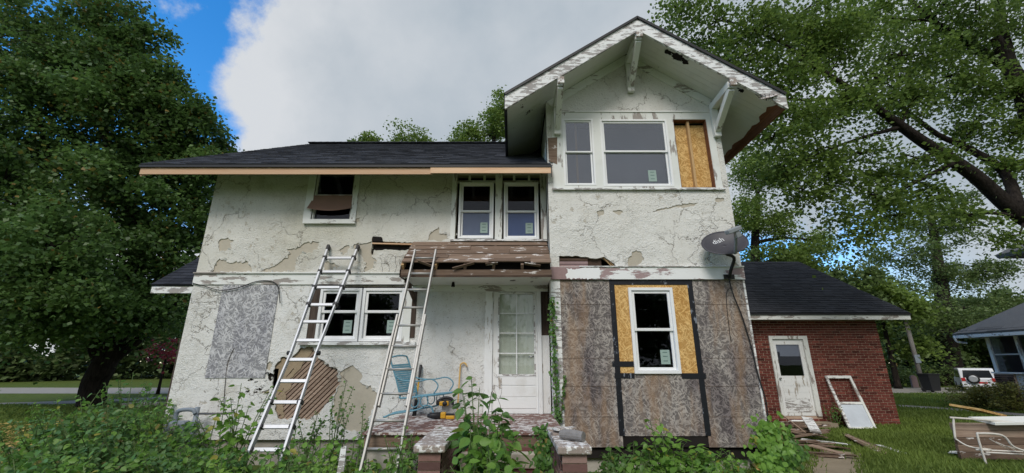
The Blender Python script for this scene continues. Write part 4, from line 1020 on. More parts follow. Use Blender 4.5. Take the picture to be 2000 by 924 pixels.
# ------------------------------------------------------------------ brick garage
GY = 12.0; GX0, GX1 = 4.7, W(1735, 730, GY).x
garage = thing('garage', 'red brick garage with black shingle roof and a worn white side door', 'garage', ((GX0+GX1)/2, 14, 0))
gez = W(1, 611, 11.55).z; gef = W(1, 624, 11.55).z; GP = 0.60; gry = 15.5; grz = gez + GP*(gry-11.55)
g_top = gez + GP*(GY-11.55) - 0.08
gdx0, gdx1 = W(1513, 735, GY).x, W(1590, 735, GY).x; gdz1, gdz0 = W(1, 656, GY).z, W(1, 813, GY).z
gw = sheet_with_holes([(GX0, 0), (GX1, 0), (GX1, g_top), (GX0, g_top)], [[(gdx0, gdz0), (gdx1, gdz0), (gdx1, gdz1), (gdx0, gdz1)]], GY+0.012, 0.18)
gw.box(GX0, GX0+0.2, GY+0.2, 19, 0, g_top); gw.box(GX1-0.2, GX1-0.002, GY+0.0125, 19, 0, g_top); gw.box(GX0+0.2, GX1-0.2, 18.8, 19, 0, g_top)
gw.prism([(GX1-0.15, GY+0.1, g_top), (GX1-0.15, 18.9, g_top), (GX1-0.15, gry, grz-0.12)], (0.14, 0, 0))
gwall = gw.build('wall', M['mortar'], garage)
bw_, bh_ = 0.213, 0.0667
pm = MB().box(0, bw_-0.017, 0, 0.02, 0, bh_-0.0135, 0.0).mesh('brick', M['brick'])
cells = []
rows = int(g_top/bh_)
gr = random.Random(4)
for j in range(rows):
    x = GX0 - (0.5*bw_ if j % 2 else 0)
    while x < GX1 - 0.02:
        x0 = max(x, GX0); x1 = min(x + bw_ - 0.012, GX1); z0 = j*bh_; z1 = z0 + bh_ - 0.011
        segs = [(x0, x1)]
        if z1 > gdz0 and z0 < gdz1 + 0.0:
            segs = []
            if x0 < gdx0: segs.append((x0, min(x1, gdx0)))
            if x1 > gdx1: segs.append((max(x0, gdx1), x1))
        for a, b in segs:
            if b - a > 0.03: cells.append((a, b, z0))
        x += bw_
vis = [c for c in cells if c[0] > 5.9 and c[2] > 0.15 and c[2] < 2.75]
far_ = [c for c in cells if not (c[0] > 5.9 and c[2] > 0.15 and c[2] < 2.75)]
gr.shuffle(vis)
mid_ = sorted(vis, key=lambda c: (c[0]-7.9)**2 + (c[2]-1.5)**2)
for c in mid_[:300]:
    ob = bpy.data.objects.new('brick', pm); col.objects.link(ob); ob.parent = gwall
    ob.location = (c[0], GY + gr.uniform(-0.002, 0.002), c[2]); ob.scale = ((c[1]-c[0])/(bw_-0.012), 1, 1)
rest = MB()
for c in mid_[300:] + far_:
    y = GY + gr.uniform(-0.002, 0.002); rest.box(c[0], c[1]-0.005, y, y+0.02, c[2], c[2]+bh_-0.0135, gr.random())
rest.build('bricks', M['brick'], gwall, kind='stuff')
sidebr = MB()
for j in range(rows):
    y = GY + 0.022 - (0.5*bw_ if j % 2 else 0)
    while y < 18.9:
        y0 = max(y, GY+0.022); sidebr.box(GX1-0.004, GX1+0.0, y0, y+bw_-0.012, j*bh_, j*bh_+bh_-0.011, gr.random()); y += bw_
sidebr.build('side_bricks', M['brick'], gwall, kind='stuff')
gr_ = MB(); grx1 = W(1778, 612, 11.55).x
slab(gr_, (GX0-0.4, 11.55, gez), (grx1, 11.55, gez), (grx1, gry, grz), (GX0-0.4, gry, grz)); slab(gr_, (GX0-0.4, gry+0.002, grz), (grx1, gry+0.002, grz), (grx1, 19.45, gez), (GX0-0.4, 19.45, gez))
groof = gr_.build('roof', M['shingle_dark'], garage)
shingle_slope(groof, (GX0-0.4, 11.55, gez), (1, 0, 0), (0, 1, GP), grx1-GX0+0.4, Vector((0, gry-11.55, grz-gez)).length, M['shingle_dark'], 300, 31)
MB().box(GX0-0.4, grx1-0.01, 11.565, 11.59, gef, gez-0.035).build('fascia_board', M['trim'], garage)
MB().box(GX0-0.4, grx1+0.005, 11.538, 11.562, gez-0.06, gez-0.02).build('drip_edge', M['plastic_black'], garage)
MB().prism([(grx1-0.05, 11.6, gef+0.01), (grx1-0.05, 11.6, gez-0.05), (grx1-0.05, gry, grz-0.08), (grx1-0.05, gry, grz-0.25)], (0.03, 0, 0)).build('rake_board', M['trim'], garage)
MB().box(GX0, grx1-0.06, 11.6, GY-0.003, gef+0.02, gef+0.035).build('soffit', M['soffit'], garage)
# garage door leaf
gdo = MB(); fw = 0.085
fr = MB(); fr.box(gdx0+0.002, gdx0+fw, GY-0.03, GY+0.10, gdz0, gdz1-0.002); fr.box(gdx1-fw*1.5, gdx1-0.002, GY-0.03, GY+0.10, gdz0, gdz1-0.002); fr.box(gdx0+fw, gdx1-fw*1.5, GY-0.03, GY+0.10, gdz1-fw, gdz1-0.002)
fr.build('door_frame', M['trim_v'], garage)
a, b = gdx0+fw+0.003, gdx1-fw*1.5-0.003; wx0, wx1 = a+0.10, b-0.11
wz0, wz1 = W(1, 734, GY).z, W(1, 673, GY).z
gdo.box(a, wx0, GY+0.02, GY+0.06, gdz0+0.01, gdz1-fw-0.003); gdo.box(wx1, b, GY+0.02, GY+0.06, gdz0+0.01, gdz1-fw-0.003)
gdo.box(wx0, wx1, GY+0.02, GY+0.06, wz1, gdz1-fw-0.003); gdo.box(wx0, wx1, GY+0.02, GY+0.06, gdz0+0.01, wz0)
gdoor = gdo.build('door', M['door_paint'], garage)
for i in range(5):
    z = gdz0 + 0.10 + i*0.165
    MB().box(wx0-0.01, wx1+0.01, GY+0.012, GY+0.0195, z, z+0.153).build('panel_board', M['trim_flaked' if i < 2 else 'door_paint'], gdoor)
wm = wz0 + (wz1-wz0)*0.62
MB().box(wx0, wx1, GY+0.038, GY+0.042, wz0, wz1).build('pane', M['glass'], gdoor)
MB().box(wx0+0.09, wx1, GY+0.05, GY+0.055, wm, wz1).build('blind', M['curtain'], gdoor); MB().box(wx0, wx0+0.088, GY+0.05, GY+0.055, wm+0.12, wz1).build('blind', M['curtain'], gdoor)
MB().tube([(a+0.05, GY+0.02, gdz0+0.95), (a+0.05, GY-0.03, gdz0+0.95)], [0.012, 0.028], 10).build('knob', M['steel'], gdoor, True)
MB().box(gdx0-0.1, gdx1+0.1, GY-0.4, GY-0.02, 0.0, gdz0-0.12).build('door_stoop', M['dirt_path'], garage)
MB().box(GX0+0.3, GX1-0.3, 14.5, 14.6, 0, g_top).build('inner_wall', M['room'], garage)

# old storm window leaning on the garage
sx0, sx1 = W(1650, 800, GY).x, W(1697, 800, GY).x
sp0 = W(1661, 836, GY-0.55); sp1 = W(1712, 836, GY-0.55); sq0 = W(1627, 753, GY-0.03); sq1 = W(1678, 753, GY-0.03)
swt = thing('storm_window', 'old white storm window frame leaning against the brick garage wall', 'window frame', (sp0.x, GY-0.5, 0))
bx0, bx1 = sp0.x-0.02, sp1.x+0.02; zt_s = 1.27
bot = Vector((0, GY-0.52, 0.02)); top = Vector((0, GY-0.04, zt_s)); dv = (top-bot); nv_ = Vector((0, -dv.z, dv.y)).normalized()
def sw(x0, x1, t0, t1, nm, m, th=0.035):
    c = Vector(((x0+x1)/2, 0, 0)) + bot + dv*((t0+t1)/2)
    return MB().obox(c, (1, 0, 0), nv_, dv, (x1-x0)/2, th/2, dv.length*(t1-t0)/2).build(nm, M[m], swt)
sw(bx0, bx0+0.06, 0, 1, 'stile', 'trim_flaked'); sw(bx1-0.06, bx1, 0, 1, 'stile', 'trim_v')
for t0, t1 in ((0, 0.03), (0.44, 0.485), (0.945, 1.0)): sw(bx0+0.061, bx1-0.061, t0, t1, 'rail', 'trim')
sw(bx0+0.061, bx1-0.061, 0.031, 0.439, 'pane', 'film_grey', 0.004)

# ------------------------------------------------------------------ neighbour's house on the right
NXW, NYF = 18.1, 16.5               # its side wall towards us, and that wall's far corner
nb_ = thing('neighbour_house', 'grey sided house with grey roof and side windows at the lawn edge', 'house', (22, 12, 0))
nz_e = 2.70; nsill = 1.28
M['siding'] = simple('grey_siding', (0.55, 0.54, 0.515), 0.7, var=0.08)
wl_ = MB(); wl_.box(NXW+0.02, NXW+0.2, 6, NYF, 0, nsill-0.05); wl_.box(NXW+0.02, NXW+0.2, 6, NYF, nz_e-0.16, nz_e+0.1); wl_.box(NXW+0.21, 26, NYF-0.2, NYF, 0, nz_e+0.1); wl_.box(NXW+0.21, 26, 6, 6.2, 0, nz_e+0.1)
wl_.build('wall', M['siding'], nb_)
for k in range(8):
    z = 0.05 + k*0.14
    MB().box(NXW-0.005, NXW+0.019, 6, NYF-0.62, z, z+0.136).build('siding_board', M['siding'], nb_)
pw_ = MB().box(NXW-0.06, NXW+0.019, NYF-0.60, NYF+0.05, 0, nsill-0.06).build('brick_pier', M['mortar'], nb_)
for j in range(int((nsill-0.08)/0.075)):
    for i in range(3):
        y = NYF-0.60 + i*0.215 + (0.0 if j % 2 else 0.02); MB().box(NXW-0.075, NXW-0.055, y, y+0.195, j*0.075, j*0.075+0.063).build('brick', M['brick_brown'], pw_)
MB().box(NXW-0.10, NXW+0.1, 6, NYF+0.08, nsill-0.05, nsill).build('sill', M['trim'], nb_)
nzw = nz_e-0.17; zmm = (nsill+nzw)/2
for k in range(6):
    y1 = NYF - k*0.95
    MB().box(NXW-0.02, NXW+0.06, y1-0.11, y1, nsill+0.001, nzw+0.008).build('mullion', M['trim_v'], nb_)
    wp = MB().box(NXW+0.012, NXW+0.052, y1-0.949, y1-0.111, zmm-0.025, zmm+0.025).build('window', M['siding'], nb_)
    MB().box(NXW+0.03, NXW+0.035, y1-0.949, y1-0.111, nsill+0.002, zmm-0.026).build('pane', M['glass'], wp)
    MB().box(NXW+0.03, NXW+0.035, y1-0.949, y1-0.111, zmm+0.026, nzw+0.005).build('pane', M['glass'], wp)
MB().box(NXW+1.6, NXW+1.7, 6.2, NYF-0.2, 0, 3).build('inner_wall', M['room'], nb_)
MB().box(NXW+0.21, NXW+1.6, 6.2, NYF-0.2, nz_e-0.02, nz_e+0.02).build('inner_ceiling', M['room'], nb_)
nex, ney = NXW-0.62, NYF+0.6; hp_ = 0.70
nr = MB(); q = 3.6
nr.add([(nex, ney, nz_e), (nex, 5, nz_e), (nex+q, 5, nz_e+q*hp_), (nex+q, ney-q, nz_e+q*hp_), (28, ney, nz_e), (28, ney-q, nz_e+q*hp_)], [(0, 3, 2, 1), (0, 4, 5, 3)])
nroof = nr.build('roof', M['shingle_grey'], nb_); so = nroof.modifiers.new('thick', 'SOLIDIFY'); so.thickness = 0.05; so.offset = -1
shingle_slope(nroof, (nex, ney-0.2, nz_e+0.004), (0, -1, 0), (1, 0, hp_), 4.5, 0.42, M['shingle_grey'], 60, 44)
MB().box(nex+0.005, nex+0.03, 5, ney-0.01, nz_e-0.17, nz_e-0.055).build('gutter', M['trim'], nb_)
MB().box(nex+0.031, 26, ney-0.035, ney-0.01, nz_e-0.17, nz_e-0.055).build('rear_gutter', M['trim'], nb_)
MB().box(nex+0.032, NXW, 5, ney-0.04, nz_e-0.10, nz_e-0.085).build('soffit', M['siding'], nb_)
MB().tube(smooth_path([(nex+0.01, ney-0.06, nz_e-0.16), (nex+0.05, ney-0.1, nz_e-0.30), (nex+0.2, ney-0.3, nz_e-0.36)], 4), 0.04, 8).build('downspout', M['trim'], nb_)
ue = W(1942, 499, 16.4)
MB().box(ue.x+0.62, 27, 8, 15.8, nz_e+0.4, ue.z-0.02).build('upper_wall', M['siding'], nb_)
ur = MB(); q = 3.0; ur.add([(ue.x, 16.4, ue.z), (ue.x, 5, ue.z), (ue.x+q, 5, ue.z+q*0.7), (ue.x+q, 16.4-q, ue.z+q*0.7), (30, 16.4, ue.z), (30, 16.4-q, ue.z+q*0.7)], [(0, 3, 2, 1), (0, 4, 5, 3)])
uo = ur.build('upper_roof', M['shingle_grey'], nb_); so = uo.modifiers.new('thick', 'SOLIDIFY'); so.thickness = 0.16; so.offset = -1

# ------------------------------------------------------------------ ladders
def ladder_axis(p0, p1):
    d = (p1-p0); L = d.length; d.normalize(); nv = Vector((1, 0, 0)).cross(d).normalized(); return d, L, nv
# telescoping multi-position ladder
tp_ = W(670, 484, D-0.06); bt = W(523, 878, 5.94); dd = (tp_-bt); bt = bt - dd*(bt.z/dd.z)
lad = thing('folding_ladder', 'multi position aluminium ladder with black joints leaning beside the bare lath patch', 'ladder', tuple(bt))
d, L, nv = ladder_axis(bt, tp_)
hinge_t = (W(1, 690, 6.7).z - 0)/tp_.z
def halfw(t): return (0.235 - 0.045*(t/hinge_t)) if t < hinge_t else (0.19 + 0.085*((t-hinge_t)/(1-hinge_t)))
def lp(t, s, off=0.0): return bt + d*(L*t) + Vector((s*halfw(t), 0, 0)) + nv*off
for s in (-1, 1):
    for (t0, t1, w_, dp) in ((0.0, 0.30, 0.034, 0.075), (0.02, hinge_t, 0.026, 0.062), (hinge_t, 0.78, 0.026, 0.062), (0.70, 1.0, 0.034, 0.070)):
        MB().beam(lp(t0, s), lp(t1, s), w_, dp, tuple(nv)).build('rail', M['alu'], lad, bevel=0.004)
    MB().beam(lp(0.985, s), lp(1.012, s), 0.045, 0.08, tuple(nv)).build('end_cap', M['plastic_black'], lad)
    MB().tube([lp(hinge_t, s) + Vector((s*0.012, 0, 0)), lp(hinge_t, s) + Vector((s*0.055, 0, 0))], 0.032, 12).build('hinge_knob', M['plastic_black'], lad, True)
rz = [W(1, y, 5.94 + (7.5-5.94)*(878-y)/(878-484)).z for y in (878, 832, 784, 743, 702, 665, 629, 596, 562, 531, 503)]
for i, z in enumerate(rz):
    t = z/tp_.z
    MB().beam(lp(t, -1, -0.012), lp(t, 1, -0.012), 0.050, 0.030, tuple(nv)).build('rung', M['alu'], lad, bevel=0.004)
    if i in (0, 1, 2, 7, 8, 9, 10):
        for s in (-1, 1):
            c = lp(t, s, -0.01) + Vector((-s*0.005, 0, 0))
            MB().obox(c, (1, 0, 0), d, nv, 0.034, 0.026, 0.046).build('joint', M['plastic_black'], lad, bevel=0.006)
for s in (-1, 1): MB().beam(lp(-0.002, s), lp(0.015, s), 0.05, 0.09, tuple(nv)).build('foot', M['plastic_black'], lad)
MB().beam(lp(0.0, -1.5), lp(0.0, 1.5), 0.06, 0.035, tuple(nv)).build('stabiliser_bar', M['alu'], lad)
# extension ladder
p_r = W(822, 530, 6.60); p_b = W(739, 924, 5.33); dd = (p_r-p_b).normalized(); bt2 = p_b - dd*(p_b.z/dd.z)
top2z = W(822, 487, 6.80).z; tp2 = bt2 + dd*((top2z)/dd.z)
lad2 = thing('extension_ladder', 'dull aluminium extension ladder leaning on the stripped porch roof', 'ladder', tuple(bt2))
d, L, nv = ladder_axis(bt2, tp2)
tb = W(1, 617, 6.33).z/top2z; tf = W(1, 792, 5.75).z/top2z
def lq(t, x, off=0.0): return bt2 + d*(L*t) + Vector((x, 0, 0)) + nv*off
for s in (-1, 1):
    MB().beam(lq(0, s*0.205), lq(tb, s*0.205), 0.028, 0.075, tuple(nv)).build('base_rail', M['alu_dull'], lad2, bevel=0.004)
    MB().beam(lq(tf, s*0.174, -0.02), lq(1.0, s*0.174, -0.02), 0.026, 0.070, tuple(nv)).build('fly_rail', M['alu_dull'], lad2, bevel=0.004)
    MB().beam(lq(-0.003, s*0.205), lq(0.03, s*0.205), 0.05, 0.10, tuple(nv)).build('foot', M['plastic_black'], lad2)
ry2 = (503, 534, 566, 601, 637, 677, 721, 768, 820, 876)
for i, y in enumerate(ry2):
    t = W(1, y, 6.74 - (y-503)/(876-503)*(6.74-5.47)).z/top2z
    hw = 0.172 if i < 4 else 0.203; off = -0.02 if i < 4 else 0.0
    MB().tube([lq(t, -hw, off), lq(t, hw, off)], 0.017, 10).build('rung', M['alu_dull'], lad2, True)
for q in (0.105, 0.02): MB().tube([lq(q, -0.203), lq(q, 0.203)], 0.017, 10).build('rung', M['alu_dull'], lad2, True)

# ------------------------------------------------------------------ satellite dish
sd0 = W(1424, 543, T-0.03)
dish = thing('satellite_dish', 'dark grey oval satellite dish bolted to the white band board', 'satellite dish', tuple(sd0))
dc = W(1415, 474, T-0.36); dn = Vector((-0.30, -0.86, 0.64)).normalized(); du = Vector((0, 0, 1)).cross(dn).normalized() * -1
du = Vector((1, 0, 0)) - dn*dn.x; du.normalize()
roll = R(-9); dvv = dn.cross(du); du, dvv = du*math.cos(roll) + dvv*math.sin(roll), dvv*math.cos(roll) - du*math.sin(roll)
rx_, ry_ = 0.36, 0.30
vs = []; nr_ = 7; ns = 36
for j in range(nr_+1):
    q = j/nr_
    for k in range(ns):
        t = 2*math.pi*k/ns; vs.append(dc + du*(rx_*q*math.cos(t)) + dvv*(ry_*q*math.sin(t)) + dn*(0.075*q*q-0.075))
m_ = MB(); m_.add(vs, [(j*ns+k, j*ns+(k+1) % ns, (j+1)*ns+(k+1) % ns, (j+1)*ns+k) for j in range(nr_) for k in range(ns)])
refl = m_.build('reflector', M['dish'], dish, True); so = refl.modifiers.new('thick', 'SOLIDIFY'); so.thickness = 0.012
edge_low = dc - dvv*(ry_*0.96); lnb = dc + dn*0.50 + dvv*0.05 + du*0.02
lnb = W(1398+38, 452, T-0.80); armb = dc - dvv*ry_*0.9 + du*0.10 - dn*0.02
MB().tube(smooth_path([armb, armb.lerp(lnb, 0.5) - Vector((0, 0.01, 0.03)), lnb], 5), 0.024, 8).build('feed_arm', M['dish_arm'], dish, True)
ax_ = Vector((0.93, 0.0, 0.36)).normalized(); ay_ = Vector((0, 1, 0.2)).normalized(); az_ = ax_.cross(ay_)
MB().obox(lnb + Vector((-0.03, 0.0, 0.02)), ax_, ay_, az_, 0.115, 0.07, 0.035).build('feed_horn', M['dish_arm'], dish, bevel=0.014)
MB().obox(lnb + Vector((0.03, -0.0, -0.05)), ax_, ay_, az_, 0.04, 0.04, 0.05).build('feed_bracket', M['dish_arm'], dish, bevel=0.01)
MB().tube(smooth_path([sd0 + Vector((0, -0.02, 0.02)), sd0 + Vector((0.0, -0.10, 0.12)), sd0 + Vector((0.03, -0.2, 0.30)), dc - dvv*0.18 - dn*0.10], 6), 0.027, 10).build('mast', M['wire'], dish, True)
MB().box(sd0.x-0.09, sd0.x+0.09, T-0.045, T-0.0305, sd0.z-0.02, sd0.z+0.06).build('foot_plate', M['wire'], dish)
MB().obox(dc - dn*0.10, du, dvv, dn, 0.07, 0.07, 0.03).build('back_bracket', M['wire'], dish)
cu = bpy.data.curves.new('lettering', 'FONT'); cu.body = 'dish'; cu.size = 0.125; cu.extrude = 0.001
tmp = bpy.data.objects.new('tmp_text', cu); col.objects.link(tmp); bpy.context.view_layer.update()
me = bpy.data.meshes.new_from_object(tmp.evaluated_get(bpy.context.evaluated_depsgraph_get())); bpy.data.objects.remove(tmp)
me.materials.clear(); me.materials.append(M['white_print'])
lt = bpy.data.objects.new('lettering', me); link(lt, dish)
tr_ = R(22); tu = du*math.cos(tr_) + dvv*math.sin(tr_); tv = dvv*math.cos(tr_) - du*math.sin(tr_)
for v in me.vertices:
    x, y, z = v.co
    p = dc - du*0.155 + dvv*0.035 + tu*x + tv*y
    rel = p - dc; q2 = (rel.dot(du)/rx_)**2 + (rel.dot(dvv)/ry_)**2
    v.co = p + dn*(0.075*q2-0.075 + 0.016 + z)
m_ = MB(); arc = [dc + du*(-0.10+0.085*math.cos(t)) + dvv*(0.105+0.05*math.sin(t)) - dn*0.048 for t in [R(a) for a in range(20, 170, 15)]]
m_.tube(arc, 0.005, 5).build('emblem', M['white_print'], dish)

# ------------------------------------------------------------------ gas meter
gm0 = W(362, 850, D-0.25)
gm = thing('gas_meter', 'blue grey gas meter with iron pipe at the house corner', 'gas meter', (gm0.x, gm0.y, 0))
c = W(352, 835, D-0.25); 
MB().box(c.x-0.16, c.x+0.12, D-0.34, D-0.16, c.z-0.16, c.z+0.10).build('body', M['meter_grey'], gm, bevel=0.04)
MB().tube([(c.x-0.02, D-0.35, c.z+0.0), (c.x-0.02, D-0.38, c.z)], 0.075, 20).build('dial', M['alu_dull'], gm, True)
p = W(384, 808, D-0.22)
MB().tube(smooth_path([(c.x-0.10, D-0.25, c.z+0.09), (c.x-0.10, D-0.25, p.z+0.02), (c.x-0.02, D-0.25, p.z+0.06), (p.x-0.05, D-0.25, p.z+0.06), (p.x, D-0.25, p.z)], 5), 0.032, 10).build('inlet_pipe', M['meter_grey'], gm, True)
MB().tube([(p.x, D-0.22, 0.0), (p.x, D-0.22, p.z+0.10)], 0.036, 12).build('riser_pipe', M['meter_grey'], gm, True)
p2 = W(441, 808, D-0.22)
MB().tube([(p.x, D-0.22, p.z), (p2.x, D-0.22, p.z)], 0.016, 10).build('service_pipe', M['pipe'], gm, True)
MB().tube([(p2.x, D-0.22, p.z), (p2.x, D+0.0, p.z)], 0.016, 10).build('wall_pipe', M['pipe'], gm, True)
MB().obox((p.x, D-0.22, c.z+0.02), (1, 0, 0), (0, 1, 0), (0, 0, 1), 0.06, 0.06, 0.075).build('regulator', M['meter_grey'], gm, bevel=0.025)

# ------------------------------------------------------------------ things on the porch
CY = 7.05
def cp(px, py, dy=0.0): v = W(px, py, CY+dy); return v
chair = thing('strap_chair', 'blue vinyl strap patio chair standing on the porch behind the ladder', 'chair', (W(800, 800, CY).x, CY, PF))
off = PF - (W(790, 812, CY).z)
SH = Vector((0, 0, off))
hw_ = 0.24
bA, bB = cp(764, 696)+SH, cp(782, 770)+SH            # back: top, bottom
sA, sB = cp(770, 774)+SH, cp(838, 774)+SH + Vector((0, 0, 0.0))
bk0, bk1 = Vector((0, -0.13, 0)), Vector((0.0, 0.30, 0))
# back leans in X, its width runs into depth and a little to the right
wdir = Vector((0.20, 0.30, 0.02)); 
pt_ = [bB, bA, bA + wdir, bB + wdir]
MB().tube(smooth_path([bB, bB.lerp(bA, 0.5), bA - Vector((0, 0, 0.03)), bA + wdir*0.2 + Vector((0, 0, 0.025)), bA + wdir*0.8 + Vector((0, 0, 0.025)), bA + wdir - Vector((0, 0, 0.03)), bB.lerp(bA, 0.5) + wdir, bB + wdir], 4), 0.013, 8).build('back_frame', M['blue_chair'], chair, True)
for i in range(14):
    t = 0.04 + 0.80*i/14; a = bB.lerp(bA, t); MB().obox(a + wdir*0.5 + Vector((0.0, 0, 0.01)), wdir, (bA-bB), wdir.cross(bA-bB), wdir.length/2, 0.0145, 0.004).build('strap', M['blue_chair'], chair)
f0, f1 = bB + Vector((0.02, 0, -0.03)), bB + Vector((0.56, -0.02, 0.02))
MB().tube(smooth_path([bB, f0, f0.lerp(f1, 0.6), f1, f1 + Vector((0.05, 0.03, 0.0)) + wdir*0.2, f1 + wdir*0.8 + Vector((0.05, 0, 0)), f1 + wdir, f0 + wdir, bB + wdir], 4), 0.013, 8).build('seat_frame', M['blue_chair'], chair, True)
for i in range(12):
    t = 0.05 + 0.95*i/12; a = f0.lerp(f1, t); MB().obox(a + wdir*0.5 - Vector((0, 0, 0.008*math.sin(math.pi*t))), wdir, (f1-f0), wdir.cross(f1-f0), wdir.length/2, 0.02, 0.004).build('strap', M['blue_chair'], chair)
for s in (0, 1):
    o_ = wdir*s
    ar = [bB.lerp(bA, 0.55)+o_, bB.lerp(bA, 0.5)+o_+Vector((0.10, 0, -0.05)), f0.lerp(f1, 0.45)+o_+Vector((0, 0, 0.23)), f0.lerp(f1, 0.85)+o_+Vector((0, 0, 0.24)), f1+o_+Vector((0.03, 0, 0.14)), f1+o_+Vector((-0.03, 0, 0.02))]
    MB().tube(smooth_path(ar, 5), 0.010, 8).build('arm', M['blue_chair'], chair, True)
    for q in (0.40, 0.68):
        cc = f0.lerp(f1, q)+o_ + Vector((0, -0.012, -0.075)); MB().tube([cc + Vector((0.06*math.cos(t), 0, 0.075*math.sin(t))) for t in [2*math.pi*k/20 for k in range(21)]], 0.009, 6).build('spring_loop', M['blue_chair'], chair, True)
    g0 = f0.lerp(f1, 0.68)+o_+Vector((0, 0, -0.15)); zf = PF+0.014
    MB().tube(smooth_path([g0 + Vector((0.02, 0, 0.02)), g0 + Vector((-0.1, 0, -0.05)), Vector((f0.x-0.12, g0.y, zf+0.04)), Vector((f0.x-0.22, g0.y, zf)), Vector((f0.x-0.26, g0.y, zf))], 5), 0.012, 8).build('leg', M['blue_chair'], chair, True)
    MB().tube(smooth_path([g0 + Vector((-0.02, 0, 0.0)), g0 + Vector((0.10, 0, 0.0)), g0 + Vector((0.17, 0, -0.14)), Vector((g0.x+0.20, g0.y, zf))], 5), 0.012, 8).build('leg', M['blue_chair'], chair, True)
a = Vector((f0.x-0.24, f0.y-0.0, PF+0.014)); MB().tube([a, a + Vector((0, wdir.y, 0)) ], 0.012, 8).build('floor_bar', M['blue_chair'], chair, True)
# sledge hammer standing against the wall
hb = W(808, 812, 7.25); hb.z = PF; ht = W(823, 712, D-0.03)
sh_ = thing('long_handled_hammer', 'long hammer with yellow shaft and black grip leaning on the wall', 'hammer', tuple(hb))
ht = W(822, 713, D-0.035); hb2 = Vector((W(809, 812, 7.3).x, 7.3, PF)); dd = ht - hb2
MB().tube([hb2 + dd*0.22, hb2 + dd*0.70], 0.013, 8).build('shaft', M['yellow'], sh_, True)
MB().tube([hb2 + dd*0.68, hb2 + dd*0.72, hb2 + dd*0.97, hb2 + dd], [0.014, 0.02, 0.026, 0.024], 10).build('grip', M['plastic_black'], sh_, True)
MB().tube([hb2 + dd*0.0, hb2 + dd*0.30], [0.034, 0.030], 10).build('head', M['plastic_black'], sh_, True)
# yellow wrecking bar
cb = Vector((W(893, 803, 7.42).x, 7.42, PF)); ct_ = W(899, 716, D-0.04)
cbar = thing('wrecking_bar', 'yellow hooked wrecking bar leaning on the wall beside the front door', 'crowbar', tuple(cb))
hk = [cb, cb.lerp(ct_, 0.5), ct_, ct_ + Vector((0.012, 0, 0.04)), ct_ + Vector((0.05, 0, 0.062)), ct_ + Vector((0.09, -0.0, 0.045)), ct_ + Vector((0.118, -0.005, -0.01))]
MB().tube(smooth_path(hk, 5), 0.0125, 8).build('bar', M['yellow_bar'], cbar, True)
e = hk[-1]; MB().beam(e + Vector((-0.012, 0, 0.03)), e + Vector((0.004, -0.004, -0.014)), 0.028, 0.008).build('claw', M['steel'], cbar)
# power saws
s0_ = W(860, 815, 7.0); s0_.z = PF
saw = thing('circular_saw', 'yellow and black circular saw resting on the porch floor', 'power saw', (s0_.x, 7.1, PF))
c = W(873, 800, 7.1); c.z = PF+0.17
m_ = MB(); arc = [(c.x + 0.105*math.cos(t), 7.06, c.z + 0.105*math.sin(t)) for t in [R(a) for a in range(-10, 191, 12)]]
m_.prism(arc, (0, 0.05, 0)); m_.build('blade_guard', M['steel'], saw, bevel=0.008)
m_ = MB(); m_.prism([(c.x+0.02 + 0.10*math.cos(t), 7.075, c.z-0.03 + 0.10*math.sin(t)) for t in [2*math.pi*k/24 for k in range(24)]], (0, 0.004, 0)); m_.build('blade', M['alu_dull'], saw)
MB().tube([(c.x-0.02, 6.96, c.z+0.04), (c.x-0.02, 7.06, c.z+0.04)], [0.036, 0.04], 14).build('motor', M['plastic_black'], saw, True)
MB().box(c.x-0.11, c.x+0.035, 6.985, 7.055, c.z+0.005, c.z+0.075).build('body', M['yellow'], saw, bevel=0.015)
MB().tube(smooth_path([(c.x+0.10, 7.02, c.z+0.02), (c.x+0.08, 7.02, c.z+0.10), (c.x-0.02, 7.02, c.z+0.125), (c.x-0.12, 7.02, c.z+0.08), (c.x-0.14, 7.02, c.z+0.02)], 5), 0.022, 8).build('handle', M['plastic_black'], saw, True)
MB().box(c.x-0.16, c.x-0.06, 6.99, 7.06, c.z+0.02, c.z+0.09).build('battery', M['plastic_black'], saw, bevel=0.01)
MB().box(c.x-0.17, c.x+0.15, 6.98, 7.14, PF+0.062, PF+0.07).build('shoe', M['steel'], saw)
rs = thing('reciprocating_saw', 'yellow reciprocating saw with black nose lying under the circular saw', 'power saw', (c.x, 6.9, PF))
MB().tube([(c.x-0.26, 6.88, PF+0.045), (c.x-0.20, 6.88, PF+0.05), (c.x-0.06, 6.88, PF+0.052)], [0.025, 0.042, 0.048], 12).build('nose', M['plastic_black'], rs, True)
MB().box(c.x-0.06, c.x+0.02, 6.835, 6.925, PF+0.01, PF+0.10).build('body', M['yellow'], rs, bevel=0.015)
MB().box(c.x+0.022, c.x+0.15, 6.84, 6.92, PF+0.002, PF+0.055).build('battery', M['yellow'], rs, bevel=0.012)
MB().box(c.x+0.022, c.x+0.15, 6.845, 6.915, PF+0.057, PF+0.075).build('grip', M['plastic_black'], rs)
